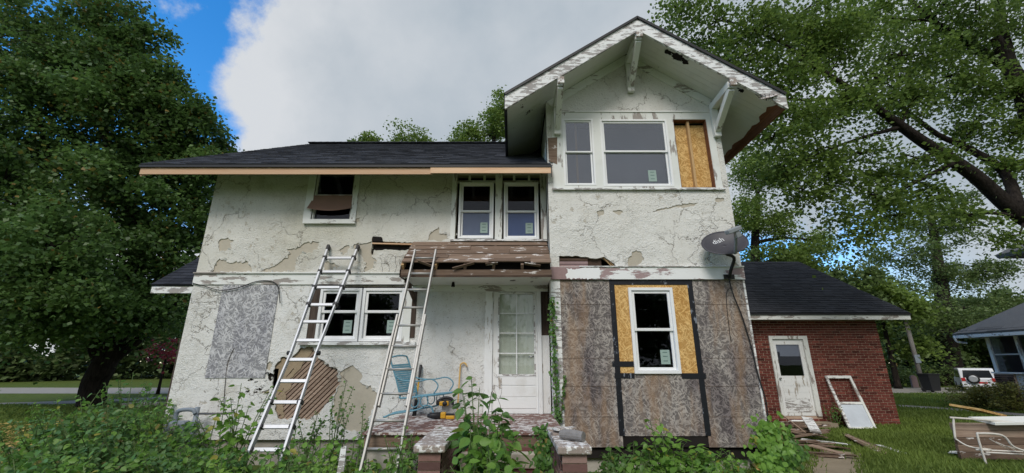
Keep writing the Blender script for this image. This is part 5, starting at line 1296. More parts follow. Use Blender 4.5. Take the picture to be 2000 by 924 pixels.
# log and scraps on the right pier cap
lg = W(1152, 868, 4.62)
lo = MB(); lpth = [Vector((0.49, 4.66, 0.906)), Vector((0.53, 4.64, 0.911)), Vector((0.60, 4.58, 0.914)), Vector((0.70, 4.50, 0.910))]
lo.tube(lpth, [0.036, 0.048, 0.052, 0.046], 12); lo = lo.build('log', M['log_grey'], None); tag(lo, 'short grey log lying on the right step pier cap', 'log')
for i, (dx, dy, a, lab) in enumerate(((0.0, 0.0, 0.2, 'lowest'), (-0.01, 0.03, -0.25, 'middle'), (0.02, 0.01, 0.5, 'topmost'))):
    c = Vector((0.555+dx, 4.98+dy, 0.872+0.022*i)); o = MB().obox(c, (math.cos(a), math.sin(a), 0.0), (-math.sin(a), math.cos(a), 0), (0, 0, 1), 0.13, 0.045, 0.0095).build('wood_scrap', M['cap_paint'])
    tag(o, f'white painted wood scrap, {lab} of the stack on the right pier cap', 'wood scrap')
# broken white board sticking out of the weeds
bp = W(664, 872, 5.25)
o = MB(); o.prism([(bp.x-0.055, 5.25, 0), (bp.x+0.035, 5.25, 0), (bp.x+0.065, 5.27, bp.z-0.22), (bp.x+0.06, 5.28, bp.z), (bp.x+0.0, 5.28, bp.z-0.02), (bp.x-0.01, 5.27, bp.z-0.25)], (0, 0.022, 0))
tag(o.build('broken_board', M['trim_flaked']), 'broken white painted board sticking up from the weeds between the ladders', 'board')

# ------------------------------------------------------------------ debris by the garage
DR = random.Random(12)
labs = ['weathered grey brown board in the debris pile beside the garage', 'split orange brown board in the debris pile beside the garage', 'white painted board in the debris pile beside the garage']
mats = ['old_board', 'lath', 'trim_flaked']
def debris(p0, p1, w, h, k, name='debris_board', label=None, z=0.0, tilt=0.0):
    a, b = Vector(p0), Vector(p1)
    o = MB().beam(a, b, w, h, (DR.gauss(0, 0.12)+tilt, DR.gauss(0, 0.12), 1)).build(name, M[mats[k]])
    # a weathered end is never cut square
    for v in o.data.vertices: v.co += Vector((DR.gauss(0, 0.012), DR.gauss(0, 0.012), 0))
    return tag(o, label or labs[k], 'board', None if label else 'boards in the debris pile')
for i in range(48):
    px = DR.uniform(1508, 1622); py = 826 + (px-1515)*0.42 + DR.uniform(-10, 26); c = WG(px, min(py, 896)); L_ = DR.uniform(0.35, 1.1)
    a = R(DR.gauss(-22, 22)); z0 = 0.03 + DR.random()*0.20*(1-abs(px-1562)/60)
    d_ = Vector((math.cos(a), math.sin(a)*0.8, DR.gauss(0, 0.10)))*L_/2; c.z = max(z0, abs(d_.z)+0.03)
    debris(c-d_, c+d_, DR.uniform(0.05, 0.15), DR.uniform(0.015, 0.03), DR.choice((0, 0, 0, 0, 1, 1, 1, 2)))
c = WG(1597, 862); c.z = 0.30
debris(c + Vector((-0.28, -0.42, -0.06)), c + Vector((0.12, 0.40, 0.12)), 0.20, 0.03, 2, label='wide pale board lying across the top of the debris pile')
a = WG(1512, 822); b = WG(1575, 862)
debris((a.x-0.05, a.y, 0.42), (b.x, b.y, 0.18), 0.03, 0.02, 1, label='thin pale batten sticking up out of the debris pile')
labs2 = [('long grey trim board lying on the lawn past the debris', 0), ('long brown trim board lying on the lawn past the debris', 1), ('long narrow board half covered by grass past the debris', 0)]
for i, (lab, k) in enumerate(labs2):
    a = WG(1650+i*4, 852+i*5); b = WG(1738+i*5-i*12, 888+i*2); debris((a.x, a.y, 0.05+0.02*i), (b.x, b.y, 0.04), 0.09, 0.022, k, label=lab)
a = WG(1718, 876); b = WG(1760, 888); debris((a.x, a.y, 0.06), (b.x, b.y, 0.04), 0.10, 0.012, 2, label='curved white trim piece at the end of the long boards')
a = WG(1852, 888); b = WG(1887, 888); o = MB(); o.prism([(a.x, a.y, 0.02), (a.x+0.15, a.y-0.1, 0.03), (b.x, a.y-0.12, 0.03), (b.x+0.05, a.y+0.02, 0.05), (a.x+0.1, a.y+0.05, 0.04)], (0, 0, 0.012))
tag(o.build('white_trim_piece', M['trim']), 'small white trim piece lying in grass beside the panel stack', 'trim piece')
a = W(1490, 914, 6.3); o = MB().obox((a.x, 6.3, a.z-0.01), (1, -0.2, -0.12), (0.2, 1, 0.3), (0, -0.3, 1), 0.10, 0.09, 0.012).build('board_offcut', M['osb_new']); tag(o, 'pale square board offcut lying in the vines at the wall corner', 'offcut')
# brown panels stacked on the lawn with a metal chair frame in front
bs = WG(1890, 902)
for i in range(5):
    z = 0.03 + i*0.115; x0 = bs.x - 0.02 + 0.03*DR.random()
    o = MB().beam((x0, bs.y+0.10, z+0.05), (x0+2.6, bs.y-0.02, z+0.05), 0.055, 0.108).build('panel_board', M['lath' if i in (3, 4) else 'old_board'])
    tag(o, ['lowest', 'second lowest', 'middle', 'second highest', 'top'][i] + ' brown board of the stack standing on the lawn', 'board')
o = MB().obox((bs.x+1.5, bs.y+0.08, 0.64), (1, -0.03, 0.015), (0.03, 1, 0.1), (0, -0.1, 1), 0.95, 0.22, 0.02).build('foam_sheet', M['curtain']); tag(o, 'cream sheet lying on top of the stacked brown boards', 'sheet')
o = MB().obox((bs.x+1.35, bs.y+0.9, 0.72), (1, 0.3, -0.2), (-0.2, 1, 0.1), (0.2, -0.1, 1), 0.35, 0.25, 0.02)
o = o.build('leaning_sheet', M['osb_new']); tag(o, 'tan board leaning behind the stacked brown boards', 'board')
M['white_tube'] = simple('old_white_tube', (0.66, 0.62, 0.56), 0.5, var=0.15)
cf = thing('chair_frame', 'rusty white tubular lawn chair frame without cushions in front of the boards', 'chair frame', (bs.x+0.7, bs.y-0.4, 0))
fy = bs.y-0.35
def fp(px, py, dy=0.0): return W(px, py, fy+dy)
leg0 = fp(1926, 905); leg0.z = 0.0
for s, dy in ((0, 0.0), (1, -0.55)):
    o_ = Vector((0, dy, 0)); 
    t1 = [Vector((leg0.x+0.0, fy, 0.01)), Vector((leg0.x-0.01, fy, 0.44)), Vector((leg0.x+0.05, fy, 0.49)), Vector((leg0.x+0.40, fy, 0.46)), Vector((leg0.x+0.52, fy, 0.30)), Vector((leg0.x+0.72, fy, 0.22)), Vector((leg0.x+1.0, fy, 0.14)), Vector((leg0.x+1.1, fy, 0.0))]
    if s == 0: MB().tube(smooth_path(t1, 5), 0.016, 8).build('side_tube', M['white_tube'], cf, True)
t2 = [Vector((leg0.x-0.12, fy+0.28, 0.36)), Vector((leg0.x-0.04, fy+0.30, 0.66)), Vector((leg0.x+0.02, fy+0.30, 0.69)), Vector((leg0.x+1.3, fy+0.30, 0.60))]
MB().tube(smooth_path(t2, 5), 0.017, 8).build('back_tube', M['white_tube'], cf, True)
for z, dx in ((0.24, -0.05), (0.20, 0.1)): MB().tube([(leg0.x+dx, fy+0.05, z), (leg0.x+1.1, fy+0.12, z-0.06)], 0.012, 8).build('seat_bar', M['white_tube'], cf, True)
MB().tube(smooth_path([(leg0.x-0.12, fy+0.28, 0.37), (leg0.x-0.05, fy+0.15, 0.27), (leg0.x+0.2, fy+0.05, 0.24)], 5), 0.012, 8).build('link_tube', M['white_tube'], cf, True)
for i in range(3): MB().tube([(leg0.x+0.25+0.1*i, fy+0.08, 0.40-0.05*i), (leg0.x+0.55+0.1*i, fy+0.1, 0.22)], 0.006, 6).build('seat_spring', M['white_tube'], cf, True)

# ------------------------------------------------------------------ things across the road
M['car_white'] = simple('car_white', (0.74, 0.75, 0.77), 0.3, var=0.03, spec=0.5)
M['car_glass'] = simple('car_glass', (0.02, 0.022, 0.026), 0.1, spec=0.6)
M['tyre'] = simple('tyre', (0.02, 0.02, 0.02), 0.8)
M['tail'] = simple('tail_lamp', (0.5, 0.03, 0.03), 0.3)
CYY = 25.5; ca_ = W(1888, 765, CYY).x
car = thing('parked_car', 'white sport utility car with a spare wheel on its tailgate parked beyond the shrubs', 'car', (ca_+0.9, CYY, 0)); car.rotation_euler = (0, 0, R(-40)); car.scale = (0.80, 0.80, 0.76)
prof = [(0, 0.35), (0, 0.95), (0.06, 1.0), (0.18, 1.62), (0.4, 1.72), (2.5, 1.72), (3.2, 1.05), (4.2, 0.95), (4.3, 0.35)]
m_ = MB(); m_.prism([(ca_+0.0, CYY + y, z) for y, z in prof], (1.78, 0, 0)); m_.build('body', M['car_white'], car, bevel=0.05)
MB().add([(ca_+0.14, CYY+0.055, 1.03), (ca_+1.64, CYY+0.055, 1.03), (ca_+1.56, CYY+0.165, 1.58), (ca_+0.22, CYY+0.165, 1.58)], [(0, 1, 2, 3)]).build('rear_window', M['car_glass'], car)
MB().add([(ca_-0.004, CYY+0.5, 1.03), (ca_-0.004, CYY+2.9, 1.03), (ca_-0.004, CYY+2.4, 1.58), (ca_-0.004, CYY+0.45, 1.58)], [(0, 1, 2, 3)]).build('side_window', M['car_glass'], car)
for x in (0.03, 1.55): MB().box(ca_+x, ca_+x+0.2, CYY-0.02, CYY+0.06, 0.78, 1.02).build('tail_lamp', M['tail'], car)
MB().box(ca_+0.02, ca_+1.76, CYY-0.06, CYY+0.1, 0.36, 0.56).build('bumper', M['car_white'], car, bevel=0.03)
MB().box(ca_+0.85, ca_+1.3, CYY-0.015, CYY+0.002, 0.62, 0.74).build('number_plate', M['tail'], car)
sw_ = MB().tube([(ca_+0.62, CYY-0.17, 0.95), (ca_+0.62, CYY-0.001, 0.95)], 0.34, 22).build('spare_wheel', M['tyre'], car, True)
MB().tube([(ca_+0.62, CYY-0.19, 0.95), (ca_+0.62, CYY-0.171, 0.95)], [0.20, 0.24], 18).build('rim', M['alu'], sw_)
for y in (0.8, 3.4):
    for x in (-0.02, 1.60): w = MB().tube([(ca_+x, CYY+y, 0.34), (ca_+x+0.2, CYY+y, 0.34)], 0.34, 20).build('wheel', M['tyre'], car, True)
bn = WG(1822, 766)
bin_ = thing('wheelie_bin', 'black wheeled rubbish bin standing on the far verge', 'bin', tuple(bn))
m_ = MB(); m_.add([(bn.x-0.24, bn.y-0.27, 0.08), (bn.x+0.24, bn.y-0.27, 0.08), (bn.x+0.24, bn.y+0.27, 0.08), (bn.x-0.24, bn.y+0.27, 0.08), (bn.x-0.32, bn.y-0.34, 0.95), (bn.x+0.32, bn.y-0.34, 0.95), (bn.x+0.32, bn.y+0.36, 0.95), (bn.x-0.32, bn.y+0.36, 0.95)], [(0, 3, 2, 1), (4, 5, 6, 7), (0, 1, 5, 4), (1, 2, 6, 5), (2, 3, 7, 6), (3, 0, 4, 7)])
m_.build('body', M['plastic_black'], bin_); MB().box(bn.x-0.35, bn.x+0.35, bn.y-0.37, bn.y+0.40, 0.952, 1.02).build('lid', M['plastic_black'], bin_, bevel=0.02)
for s in (-1, 1): MB().tube([(bn.x+s*0.2, bn.y+0.25, 0.1), (bn.x+s*0.28, bn.y+0.25, 0.1)], 0.1, 14).build('wheel', M['tyre'], bin_)
ub = WG(1805, 762)
up_ = thing('utility_pole', 'grey wooden utility pole standing on the verge beside the bin', 'pole', tuple(ub))
MB().tube([(ub.x, ub.y, 0), (ub.x, ub.y, 4.9)], [0.13, 0.11], 10).build('pole', M['log_grey'], up_, True)
MB().tube([(ub.x+0.45, ub.y+0.3, 0), (ub.x+0.05, ub.y+0.1, 2.2)], 0.05, 8).build('stay', M['log_grey'], up_, True)
MB().box(ub.x-0.17, ub.x+0.17, ub.y-0.14, ub.y-0.12, 1.6, 2.1).build('meter_box', M['meter_grey'], up_)
tg = WG(1790, 757); o = MB(); o.prism([(tg.x-0.22, tg.y, 0), (tg.x+0.22, tg.y, 0), (tg.x+0.2, tg.y, 0.7), (tg.x, tg.y, 0.8), (tg.x-0.2, tg.y, 0.72)], (0, 0.12, 0))
tag(o.build('stone_marker', M['mauve']), 'pinkish stone marker standing by the far hedge left of the bin', 'marker')
yp = WG(1761, 752); o = MB(); o.tube([(yp.x, yp.y, 0), (yp.x, yp.y, 1.6)], 0.04, 8); tag(o.build('marker_post', M['yellow_bar']), 'thin yellow marker post beyond the road', 'post')
sl_ = WG(232, 795); o = MB(); o.box(sl_.x, sl_.x+1.3, sl_.y, sl_.y+0.8, 0, 0.12); tag(o.build('concrete_slab', M['stone'], bevel=0.02), 'low concrete slab in the weeds left of the house', 'slab')

# ------------------------------------------------------------------ foliage
KITE = (np.array([[0, 0, 0], [0.42, 0.45, 0.10], [0, 1, 0], [-0.42, 0.45, 0.10]]), [(0, 1, 2, 3)])
OVAL = (np.array([[0, 0, 0], [0.30, 0.22, 0.07], [0.36, 0.50, 0.09], [0.20, 0.80, 0.05], [0, 1.05, -0.03], [-0.20, 0.80, 0.05], [-0.36, 0.50, 0.09], [-0.30, 0.22, 0.07], [0, 0.5, 0.0]]),
        [(0, 1, 2, 8), (8, 2, 3, 4), (8, 4, 5, 6), (0, 8, 6, 7)])
def leaf_cloud(name, C, S, mat, parent=None, shape=KITE, flat=0.55, droop=0.0, kind=None, seed=0, nrm=None, tone=None):
    r = np.random.default_rng(seed); N = len(C); C = np.asarray(C, float); S = np.asarray(S, float)
    n = r.normal(size=(N, 3)) if nrm is None else nrm + r.normal(size=(N, 3))*0.45
    if nrm is None: n[:, 2] = np.abs(n[:, 2]) + flat*2
    n /= np.linalg.norm(n, axis=1, keepdims=True)
    a = r.normal(size=(N, 3)); a[:, 2] -= droop; a -= n*np.sum(a*n, axis=1, keepdims=True); a /= np.linalg.norm(a, axis=1, keepdims=True)
    b = np.cross(a, n); P, Fc = shape; k = len(P)
    V = C[:, None, :] + S[:, None, None]*(P[None, :, 0:1]*b[:, None, :] + (P[None, :, 1:2]-0.3)*a[:, None, :] + P[None, :, 2:3]*n[:, None, :])
    fl = np.array(Fc); idx = (np.arange(N)[:, None, None]*k + fl[None]).reshape(-1, fl.shape[1])
    m = bpy.data.meshes.new(name); m.vertices.add(N*k); m.vertices.foreach_set('co', V.reshape(-1).astype(np.float32))
    m.loops.add(idx.size); m.loops.foreach_set('vertex_index', idx.reshape(-1).astype(np.int32))
    nf = len(idx); m.polygons.add(nf); m.polygons.foreach_set('loop_start', (np.arange(nf)*fl.shape[1]).astype(np.int32))
    at = m.attributes.new('rnd', 'FLOAT', 'POINT'); at.data.foreach_set('value', np.repeat(r.random(N) if tone is None else np.clip(0.5*r.random(N) + 0.5*tone, 0, 0.999), k).astype(np.float32))
    m.update(calc_edges=True); m.materials.append(mat)
    o = bpy.data.objects.new(name, m); link(o, parent)
    if kind: o['kind'] = kind
    return o
def crown_points(blobs, seed, leafpc, crad, hollow=0.25):
    """clusters inside the blobs, leaves inside the clusters"""
    r = np.random.default_rng(seed); cl = []; pts = []; tone = []
    for (c, rx, ry, rz, n) in blobs:
        c = np.array(c, float)
        for _ in range(n):
            d = r.normal(size=3); d /= np.linalg.norm(d); q = (hollow + (1-hollow)*r.random())**0.7 * r.uniform(0.82, 1.10)
            p = c + d*np.array([rx, ry, rz])*q; k = crad*r.uniform(0.6, 1.35)
            cl.append((p, c)); m = int(leafpc*r.uniform(0.5, 1.4))
            g = r.normal(size=(m, 3))*np.array([k, k, k*0.5]); g[:, 2] -= 0.25*(g[:, 0]**2 + g[:, 1]**2)/max(k, 0.1)
            pts.append(p + g); tone.append(np.full(m, r.random()))
    return cl, np.concatenate(pts), np.concatenate(tone)
def tree(name, label, trunk, blobs, mat, leaf=0.15, leafpc=60, crad=0.5, seed=1, group=None, limbs=None, twig_frac=0.35, droop=0.4, flat=0.18):
    """trunk: list of (point, radius)"""
    t = thing(name, label, 'tree', tuple(trunk[0][0]), group)
    tb_ = MB(); r = random.Random(seed)
    pts = [Vector(p) for p, _ in trunk]; rad = [q for _, q in trunk]
    sp = smooth_path(pts, 4); sr = []
    for i in range(len(rad)-1):
        for k in range(4): sr.append(rad[i] + (rad[i+1]-rad[i])*k/4)
    sr.append(rad[-1]); sr[0] *= 1.25
    tb_.tube(sp, sr, 12)
    for lb in (limbs or []):
        lps = smooth_path([p for p, _ in lb], 5); lr = []
        for i in range(len(lb)-1):
            for k in range(5): lr.append(lb[i][1] + (lb[i+1][1]-lb[i][1])*k/5)
        lr.append(lb[-1][1]); tb_.tube(lps, lr, 9)
    lpts = [(p, q) for p, q in zip(sp, sr)]
    for lb in (limbs or []): lpts += [(Vector(p), q) for p, q in lb]
    cl, P, tn = crown_points(blobs, seed, leafpc, crad)
    for (c, rx, ry, rz, n) in blobs:
        c = Vector(c); best = min(lpts, key=lambda e: (e[0]-c).length + max(0, e[0].z-c.z)*1.5)
        L_ = (c-best[0]).length
        if L_ > 0.4:
            mid = best[0].lerp(c, 0.5) + Vector((r.gauss(0, 0.12), r.gauss(0, 0.12), 0.1))*L_*0.6
            r0 = min(best[1]*0.55, 0.03+0.022*L_); tb_.tube(smooth_path([best[0], mid, c], 4), [r0*(1-0.7*i/8) for i in range(9)], 7)
    for (p, c) in cl:
        if r.random() < twig_frac:
            p, c = Vector(p), Vector(c); m_ = c.lerp(p, 0.5) + Vector((0, 0, 0.12*(p-c).length)); tb_.tube([c, m_, p], [0.028, 0.018, 0.007], 5, cap=False)
    tb_.build('trunk', M['bark'], t, True)
    s = leaf*np.random.default_rng(seed+5).uniform(0.65, 1.25, len(P))
    leaf_cloud('crown', P, s, mat, t, KITE, flat, droop, None, seed, None, tn)
    return t
def Bp(px, py, Y, rx, rz, n, ry=None): return (W(px, py, Y), rx, ry or rx, rz, n)

# big maple on the left, its forked trunk in view
g0 = WG(178, 794); TY = g0.y
tk = [((g0.x, TY, 0), 0.46), (W(184, 750, TY), 0.42), (W(202, 715, TY), 0.42), (W(236, 640, TY), 0.30), (W(262, 540, TY+0.3), 0.28), (W(258, 420, TY+0.4), 0.22), (W(200, 250, TY+0.4), 0.16), (W(150, 90, TY), 0.08)]
lm = [[(W(204, 718, TY), 0.30), (W(180, 660, TY), 0.22), (W(168, 560, TY-0.5), 0.22), (W(120, 400, TY-0.7), 0.15), (W(80, 250, TY-0.7), 0.07)],
      [(W(213, 705, TY), 0.26), (W(275, 660, TY+0.2), 0.16), (W(330, 610, TY+0.5), 0.12), (W(370, 520, TY+1), 0.06)]]
bl = [Bp(40, 60, TY, 4.2, 3.2, 60), Bp(150, 90, TY, 3.6, 2.8, 50), Bp(60, 220, TY-0.5, 3.8, 2.4, 50), Bp(190, 130, TY, 2.0, 2.0, 22), Bp(215, 220, TY, 3.4, 2.6, 46), Bp(330, 290, TY+1, 2.2, 1.9, 30),
      Bp(130, 370, TY-1, 3.8, 2.2, 46), Bp(300, 400, TY+0.5, 3.0, 2.0, 40), Bp(385, 330, TY+1.5, 2.0, 1.6, 30), Bp(410, 300, TY+2, 1.4, 1.1, 18), Bp(350, 240, TY+1, 1.8, 1.6, 26), Bp(280, 120, TY, 1.8, 2.0, 26), Bp(310, 180, TY+0.5, 1.8, 1.6, 24), Bp(225, 40, TY, 1.6, 2.0, 22), Bp(385, 430, TY+1.5, 1.6, 1.3, 20), Bp(40, 460, TY-1, 3.0, 1.8, 34), Bp(200, 500, TY-1, 2.8, 1.6, 34),
      Bp(330, 520, TY+0.5, 1.8, 1.5, 22), Bp(120, 600, TY-1.5, 2.6, 1.1, 28), Bp(20, 600, TY-1, 2.6, 1.3, 24), Bp(215, 590, TY-1.5, 1.8, 0.9, 16), Bp(290, 610, TY+0.5, 1.8, 1.0, 16), Bp(60, 330, TY, 3, 2, 30), Bp(260, 320, TY+0.6, 2.4, 1.8, 24)]
tree('maple_tree', 'large dark green maple with forked leaning trunk left of the house', tk, bl, M['leaf_maple'], 0.185, 200, 0.44, 21, limbs=lm)
# second maple further left, its low boughs in front
tk = [((-21.5, 14.5, 0), 0.5), ((-21.3, 14.5, 3), 0.4), ((-21, 14.4, 7), 0.3), ((-20.6, 14.2, 11), 0.15)]
bl = [Bp(60, 420, 13.5, 2.2, 1.1, 30), Bp(110, 480, 13.0, 1.8, 0.9, 24), Bp(20, 530, 13.0, 1.8, 0.9, 22), Bp(150, 560, 13.2, 1.3, 0.7, 16), Bp(10, 350, 13.6, 2.0, 1.2, 24), Bp(60, 620, 13.5, 1.6, 0.7, 16), Bp(-60, 200, 14, 3, 2.5, 30), Bp(-20, 80, 14.5, 2.6, 2.5, 28)]
tree('maple_tree', 'maple with low hanging boughs at the left edge before the forked maple', tk, bl, M['leaf_maple'], 0.15, 180, 0.40, 23)
# trees across the road on the left
far_l = [(110, 742, 5.5, 8), (12, 745, 6, 10), (60, 738, 6, 9), (425, 742, 6, 9), (330, 738, 6, 8), (560, 742, 6, 9), (260, 738, 6, 9), (200, 735, 6, 9)]
FR = random.Random(3)
def far_tree(px, py, rx, h, seed, mat, label, group, leaf=0.34, Y=None, tr=0.3, low=2.6):
    b = WG(px, py) if Y is None else Vector((W(px, 700, Y).x, Y, 0)); r = random.Random(seed)
    bl = []
    for i in range(8):
        a = r.random()*6.28; q = r.random()**0.5*rx*0.6; z = low + (h-low)*(0.15 + 0.75*r.random())
        k = 1 - 0.5*abs((z-low)/(h-low) - 0.4); bl.append(((b.x + q*math.cos(a), b.y + q*math.sin(a), z), rx*0.5*k, rx*0.5*k, rx*0.34*k, 12))
    lean = r.gauss(0, 0.3)
    return tree('far_tree', label, [((b.x, b.y, 0), tr), ((b.x+lean*0.5, b.y, low), tr*0.8), ((b.x+lean, b.y, h*0.6), tr*0.5), ((b.x+lean, b.y, h*0.9), tr*0.2)], bl, mat, leaf, 95, rx*0.16, seed, group, twig_frac=0.15)
for i, (px, py, rx, h) in enumerate(far_l):
    far_tree(px, py, rx, h+3, 100+i, M['leaf_maple'], 'dark tree standing beyond the road on the left', 'trees beyond the road on the left', tr=0.38 if i in (0, 3) else 0.28, low=5.0, leaf=0.24)
# small red leaved tree peeking out at the house corner
rb = W(326, 690, 24); 
tree('red_shrub', 'small red leaved tree behind the left corner of the house', [((rb.x, 24, 0), 0.08), ((rb.x, 24, 2.0), 0.04)], [((rb.x, 24, 2.4), 0.8, 0.8, 0.6, 12)], M['leaf_red'], 0.16, 40, 0.2, 55)

# trees showing over the main roof
def over_tree(label, blobs, Y, seed, mat, leaf=0.16, pc=110, cr=0.34):
    c = blobs[0][0]
    return tree('roof_tree', label, [((c.x, c.y, 0), 0.3), ((c.x, c.y, c.z*0.6), 0.22), ((c.x, c.y, c.z), 0.1)], blobs, mat, leaf, pc, cr, seed)
over_tree('rounded bright tree showing just above the main roof ridge', [Bp(800, 285, 27, 1.9, 1.3, 40), Bp(775, 300, 27, 2.6, 1.5, 34), Bp(850, 300, 27, 1.4, 1.0, 16)], 27, 61, M['leaf_bright'])
over_tree('small loose tree top left of the rounded tree over the ridge', [Bp(722, 268, 26, 0.8, 0.55, 10), Bp(700, 285, 26, 0.9, 0.5, 10), Bp(738, 290, 26, 0.7, 0.6, 8)], 26, 62, M['leaf_bright'], 0.18, 50, 0.25)
over_tree('tall bright tree standing behind the roof against the front gable', [Bp(965, 235, 25, 1.5, 1.5, 34), Bp(930, 265, 25, 1.7, 1.1, 28), Bp(985, 205, 25, 0.9, 1.0, 14), Bp(905, 285, 25, 1.2, 0.8, 16)], 25, 63, M['leaf_bright'])

# big tree on the right: trunk outside the picture, limbs reaching over the lawn
NYR = 10.5
base_r = Vector((15.2, 10.2, 0)); fork = Vector((14.6, 10.3, 4.6))
def LP(px, py, Y): return W(px, py, Y)
lm = [[(fork, 0.34), (LP(2000, 425, 10.4), 0.26), (LP(1900, 340, 10.3), 0.22), (LP(1800, 275, 10.1), 0.18), (LP(1735, 228, 9.9), 0.14), (LP(1640, 160, 9.6), 0.09), (LP(1560, 115, 9.3), 0.05)],
      [(LP(1990, 415, 10.4), 0.20), (LP(1960, 335, 10.8), 0.15), (LP(1880, 285, 11), 0.12), (LP(1830, 262, 11), 0.09), (LP(1750, 200, 11), 0.06)],
      [(fork, 0.30), (LP(2060, 300, 10.8), 0.24), (LP(1985, 150, 10.9), 0.2), (LP(1905, 95, 10.8), 0.15), (LP(1820, 40, 10.6), 0.1), (LP(1760, -20, 10.5), 0.06)],
      [(LP(2010, 250, 10.9), 0.2), (LP(1960, 60, 11.2), 0.16), (LP(1950, -60, 11.2), 0.1)],
      [(LP(1860, 320, 10.2), 0.09), (LP(1790, 355, 9.9), 0.06), (LP(1720, 395, 9.7), 0.04), (LP(1690, 440, 9.6), 0.02)],
      [(LP(1760, 248, 10), 0.08), (LP(1680, 270, 9.8), 0.05), (LP(1600, 300, 9.6), 0.03), (LP(1530, 340, 9.4), 0.015)],
      [(LP(1680, 190, 9.8), 0.07), (LP(1560, 195, 9.5), 0.05), (LP(1450, 180, 9.3), 0.03), (LP(1380, 160, 9.2), 0.015)],
      [(LP(1620, 145, 9.6), 0.06), (LP(1520, 80, 9.4), 0.04), (LP(1420, 40, 9.2), 0.02)]]
lm = [[(p, q*0.78) for p, q in l_] for l_ in lm]
bl = []
for (px, py, Y, rx, rz, n) in [(1330, 20, 9.6, 0.7, 0.5, 9), (1400, 40, 9.5, 0.9, 0.7, 16), (1480, 70, 9.5, 1.0, 0.7, 20), (1420, 120, 9.5, 0.9, 0.5, 16), (1560, 30, 9.8, 1.1, 0.8, 20), (1540, 140, 9.5, 1.0, 0.6, 20),
        (1640, 90, 9.8, 1.1, 0.7, 20), (1700, 20, 10.2, 1.2, 0.8, 20), (1760, 110, 10.3, 1.1, 0.7, 20), (1820, 30, 10.6, 1.1, 0.8, 18), (1640, 200, 9.7, 1.0, 0.5, 18), (1560, 230, 9.5, 0.8, 0.45, 14),
        (1490, 215, 9.5, 0.6, 0.35, 9), (1720, 160, 10, 1.0, 0.5, 15), (1850, 150, 10.6, 1.1, 0.6, 16), (1930, 180, 10.9, 1.0, 0.6, 14), (1960, 40, 11.2, 0.9, 0.9, 10), (1900, 240, 10.8, 0.9, 0.4, 11),
        (1600, 290, 9.6, 0.8, 0.35, 10), (1680, 300, 9.7, 0.7, 0.35, 9), (1530, 320, 9.5, 0.6, 0.4, 8), (1570, 370, 9.5, 0.5, 0.35, 6), (1700, 380, 9.7, 0.7, 0.35, 9), (1640, 420, 9.7, 0.5, 0.3, 5),
        (1760, 420, 9.8, 0.5, 0.3, 5), (1960, 320, 10.8, 0.7, 0.4, 8), (1830, 370, 10.3, 0.6, 0.3, 6), (1690, 460, 9.6, 0.5, 0.25, 5), (1990, 460, 10.4, 0.5, 0.2, 5), (1780, 200, 10.2, 1.0, 0.5, 16), (1880, 80, 10.7, 1.0, 0.8, 18), (1980, 260, 10.8, 0.8, 0.5, 10), (1800, 310, 10.2, 0.7, 0.35, 9), (1740, 340, 9.9, 0.7, 0.3, 9), (1620, 350, 9.6, 0.6, 0.3, 7), (1510, 270, 9.4, 0.6, 0.35, 9), (1590, 60, 9.7, 0.9, 0.6, 14), (1890, 420, 10.3, 0.5, 0.25, 5)]:
    bl.append(Bp(px, py, Y, rx, rz, n))
for (x, y, z, k) in ((13, 9, 12, 30), (17, 10, 11, 30), (16, 7, 9, 24), (18, 12, 7, 20), (14.5, 12.5, 12.5, 24)): bl.append((Vector((x, y, z)), 2.4, 2.4, 1.8, k))
tree('overhanging_tree', 'big tree whose dark limbs reach over the lawn from the right edge', [(base_r, 0.5), ((15.0, 10.2, 2.5), 0.42), (fork, 0.38), ((14.8, 10.4, 8), 0.26), ((14.6, 10.4, 11), 0.12)], bl, M['leaf_right'], 0.102, 118, 0.30, 71, limbs=lm, twig_frac=0.5)

# trees behind the garage
tree('garden_tree', 'bright leafy tree rising right behind the house corner and garage', [(Vector((W(1470, 600, 21).x, 21, 0)), 0.3), (W(1475, 520, 21), 0.22), (W(1480, 380, 21), 0.12)],
     [Bp(1470, 330, 21, 1.3, 1.3, 34), Bp(1520, 330, 21, 1.0, 0.9, 20), Bp(1450, 420, 21, 1.5, 1.3, 34), Bp(1520, 430, 21, 1.1, 1.0, 22), Bp(1500, 500, 21, 1.5, 0.9, 24), Bp(1580, 500, 21, 1.0, 0.7, 14), Bp(1600, 470, 22, 1.0, 0.7, 14)], M['leaf_bright'], 0.13, 130, 0.32, 81)
b = WG(1832, 745); TY2 = 33
tree('tall_tree', 'tall tree with a thick grey trunk between the garage and the neighbour', [(Vector((W(1848, 700, TY2).x, TY2, 0)), 0.75), (W(1850, 660, TY2), 0.6), (W(1842, 590, TY2), 0.5), (W(1830, 500, TY2), 0.35), (W(1815, 400, TY2), 0.2)],
     [Bp(1800, 420, TY2, 3.2, 2.0, 26), Bp(1860, 440, TY2, 2.2, 1.6, 16), Bp(1770, 500, TY2, 3.0, 1.6, 30), Bp(1850, 540, TY2, 2.4, 1.2, 22), Bp(1900, 520, TY2, 2.0, 1.0, 14), Bp(1760, 580, TY2-2, 2.8, 1.5, 30), Bp(1820, 610, TY2-2, 2.4, 1.2, 24), Bp(1900, 610, TY2, 2.0, 1.3, 16), Bp(1960, 530, TY2, 2.0, 0.9, 12), Bp(1740, 380, TY2, 1.6, 1.0, 8), Bp(1950, 600, TY2, 2.0, 1.0, 14), Bp(1880, 380, TY2, 1.4, 0.9, 7)], M['leaf_far'], 0.18, 130, 0.48, 83, twig_frac=0.4)
rt_ = [(1600, 2.6, 9.5, 26), (1680, 3.0, 9.0, 28), (1740, 2.6, 7.5, 29), (1560, 2.6, 9, 30)]
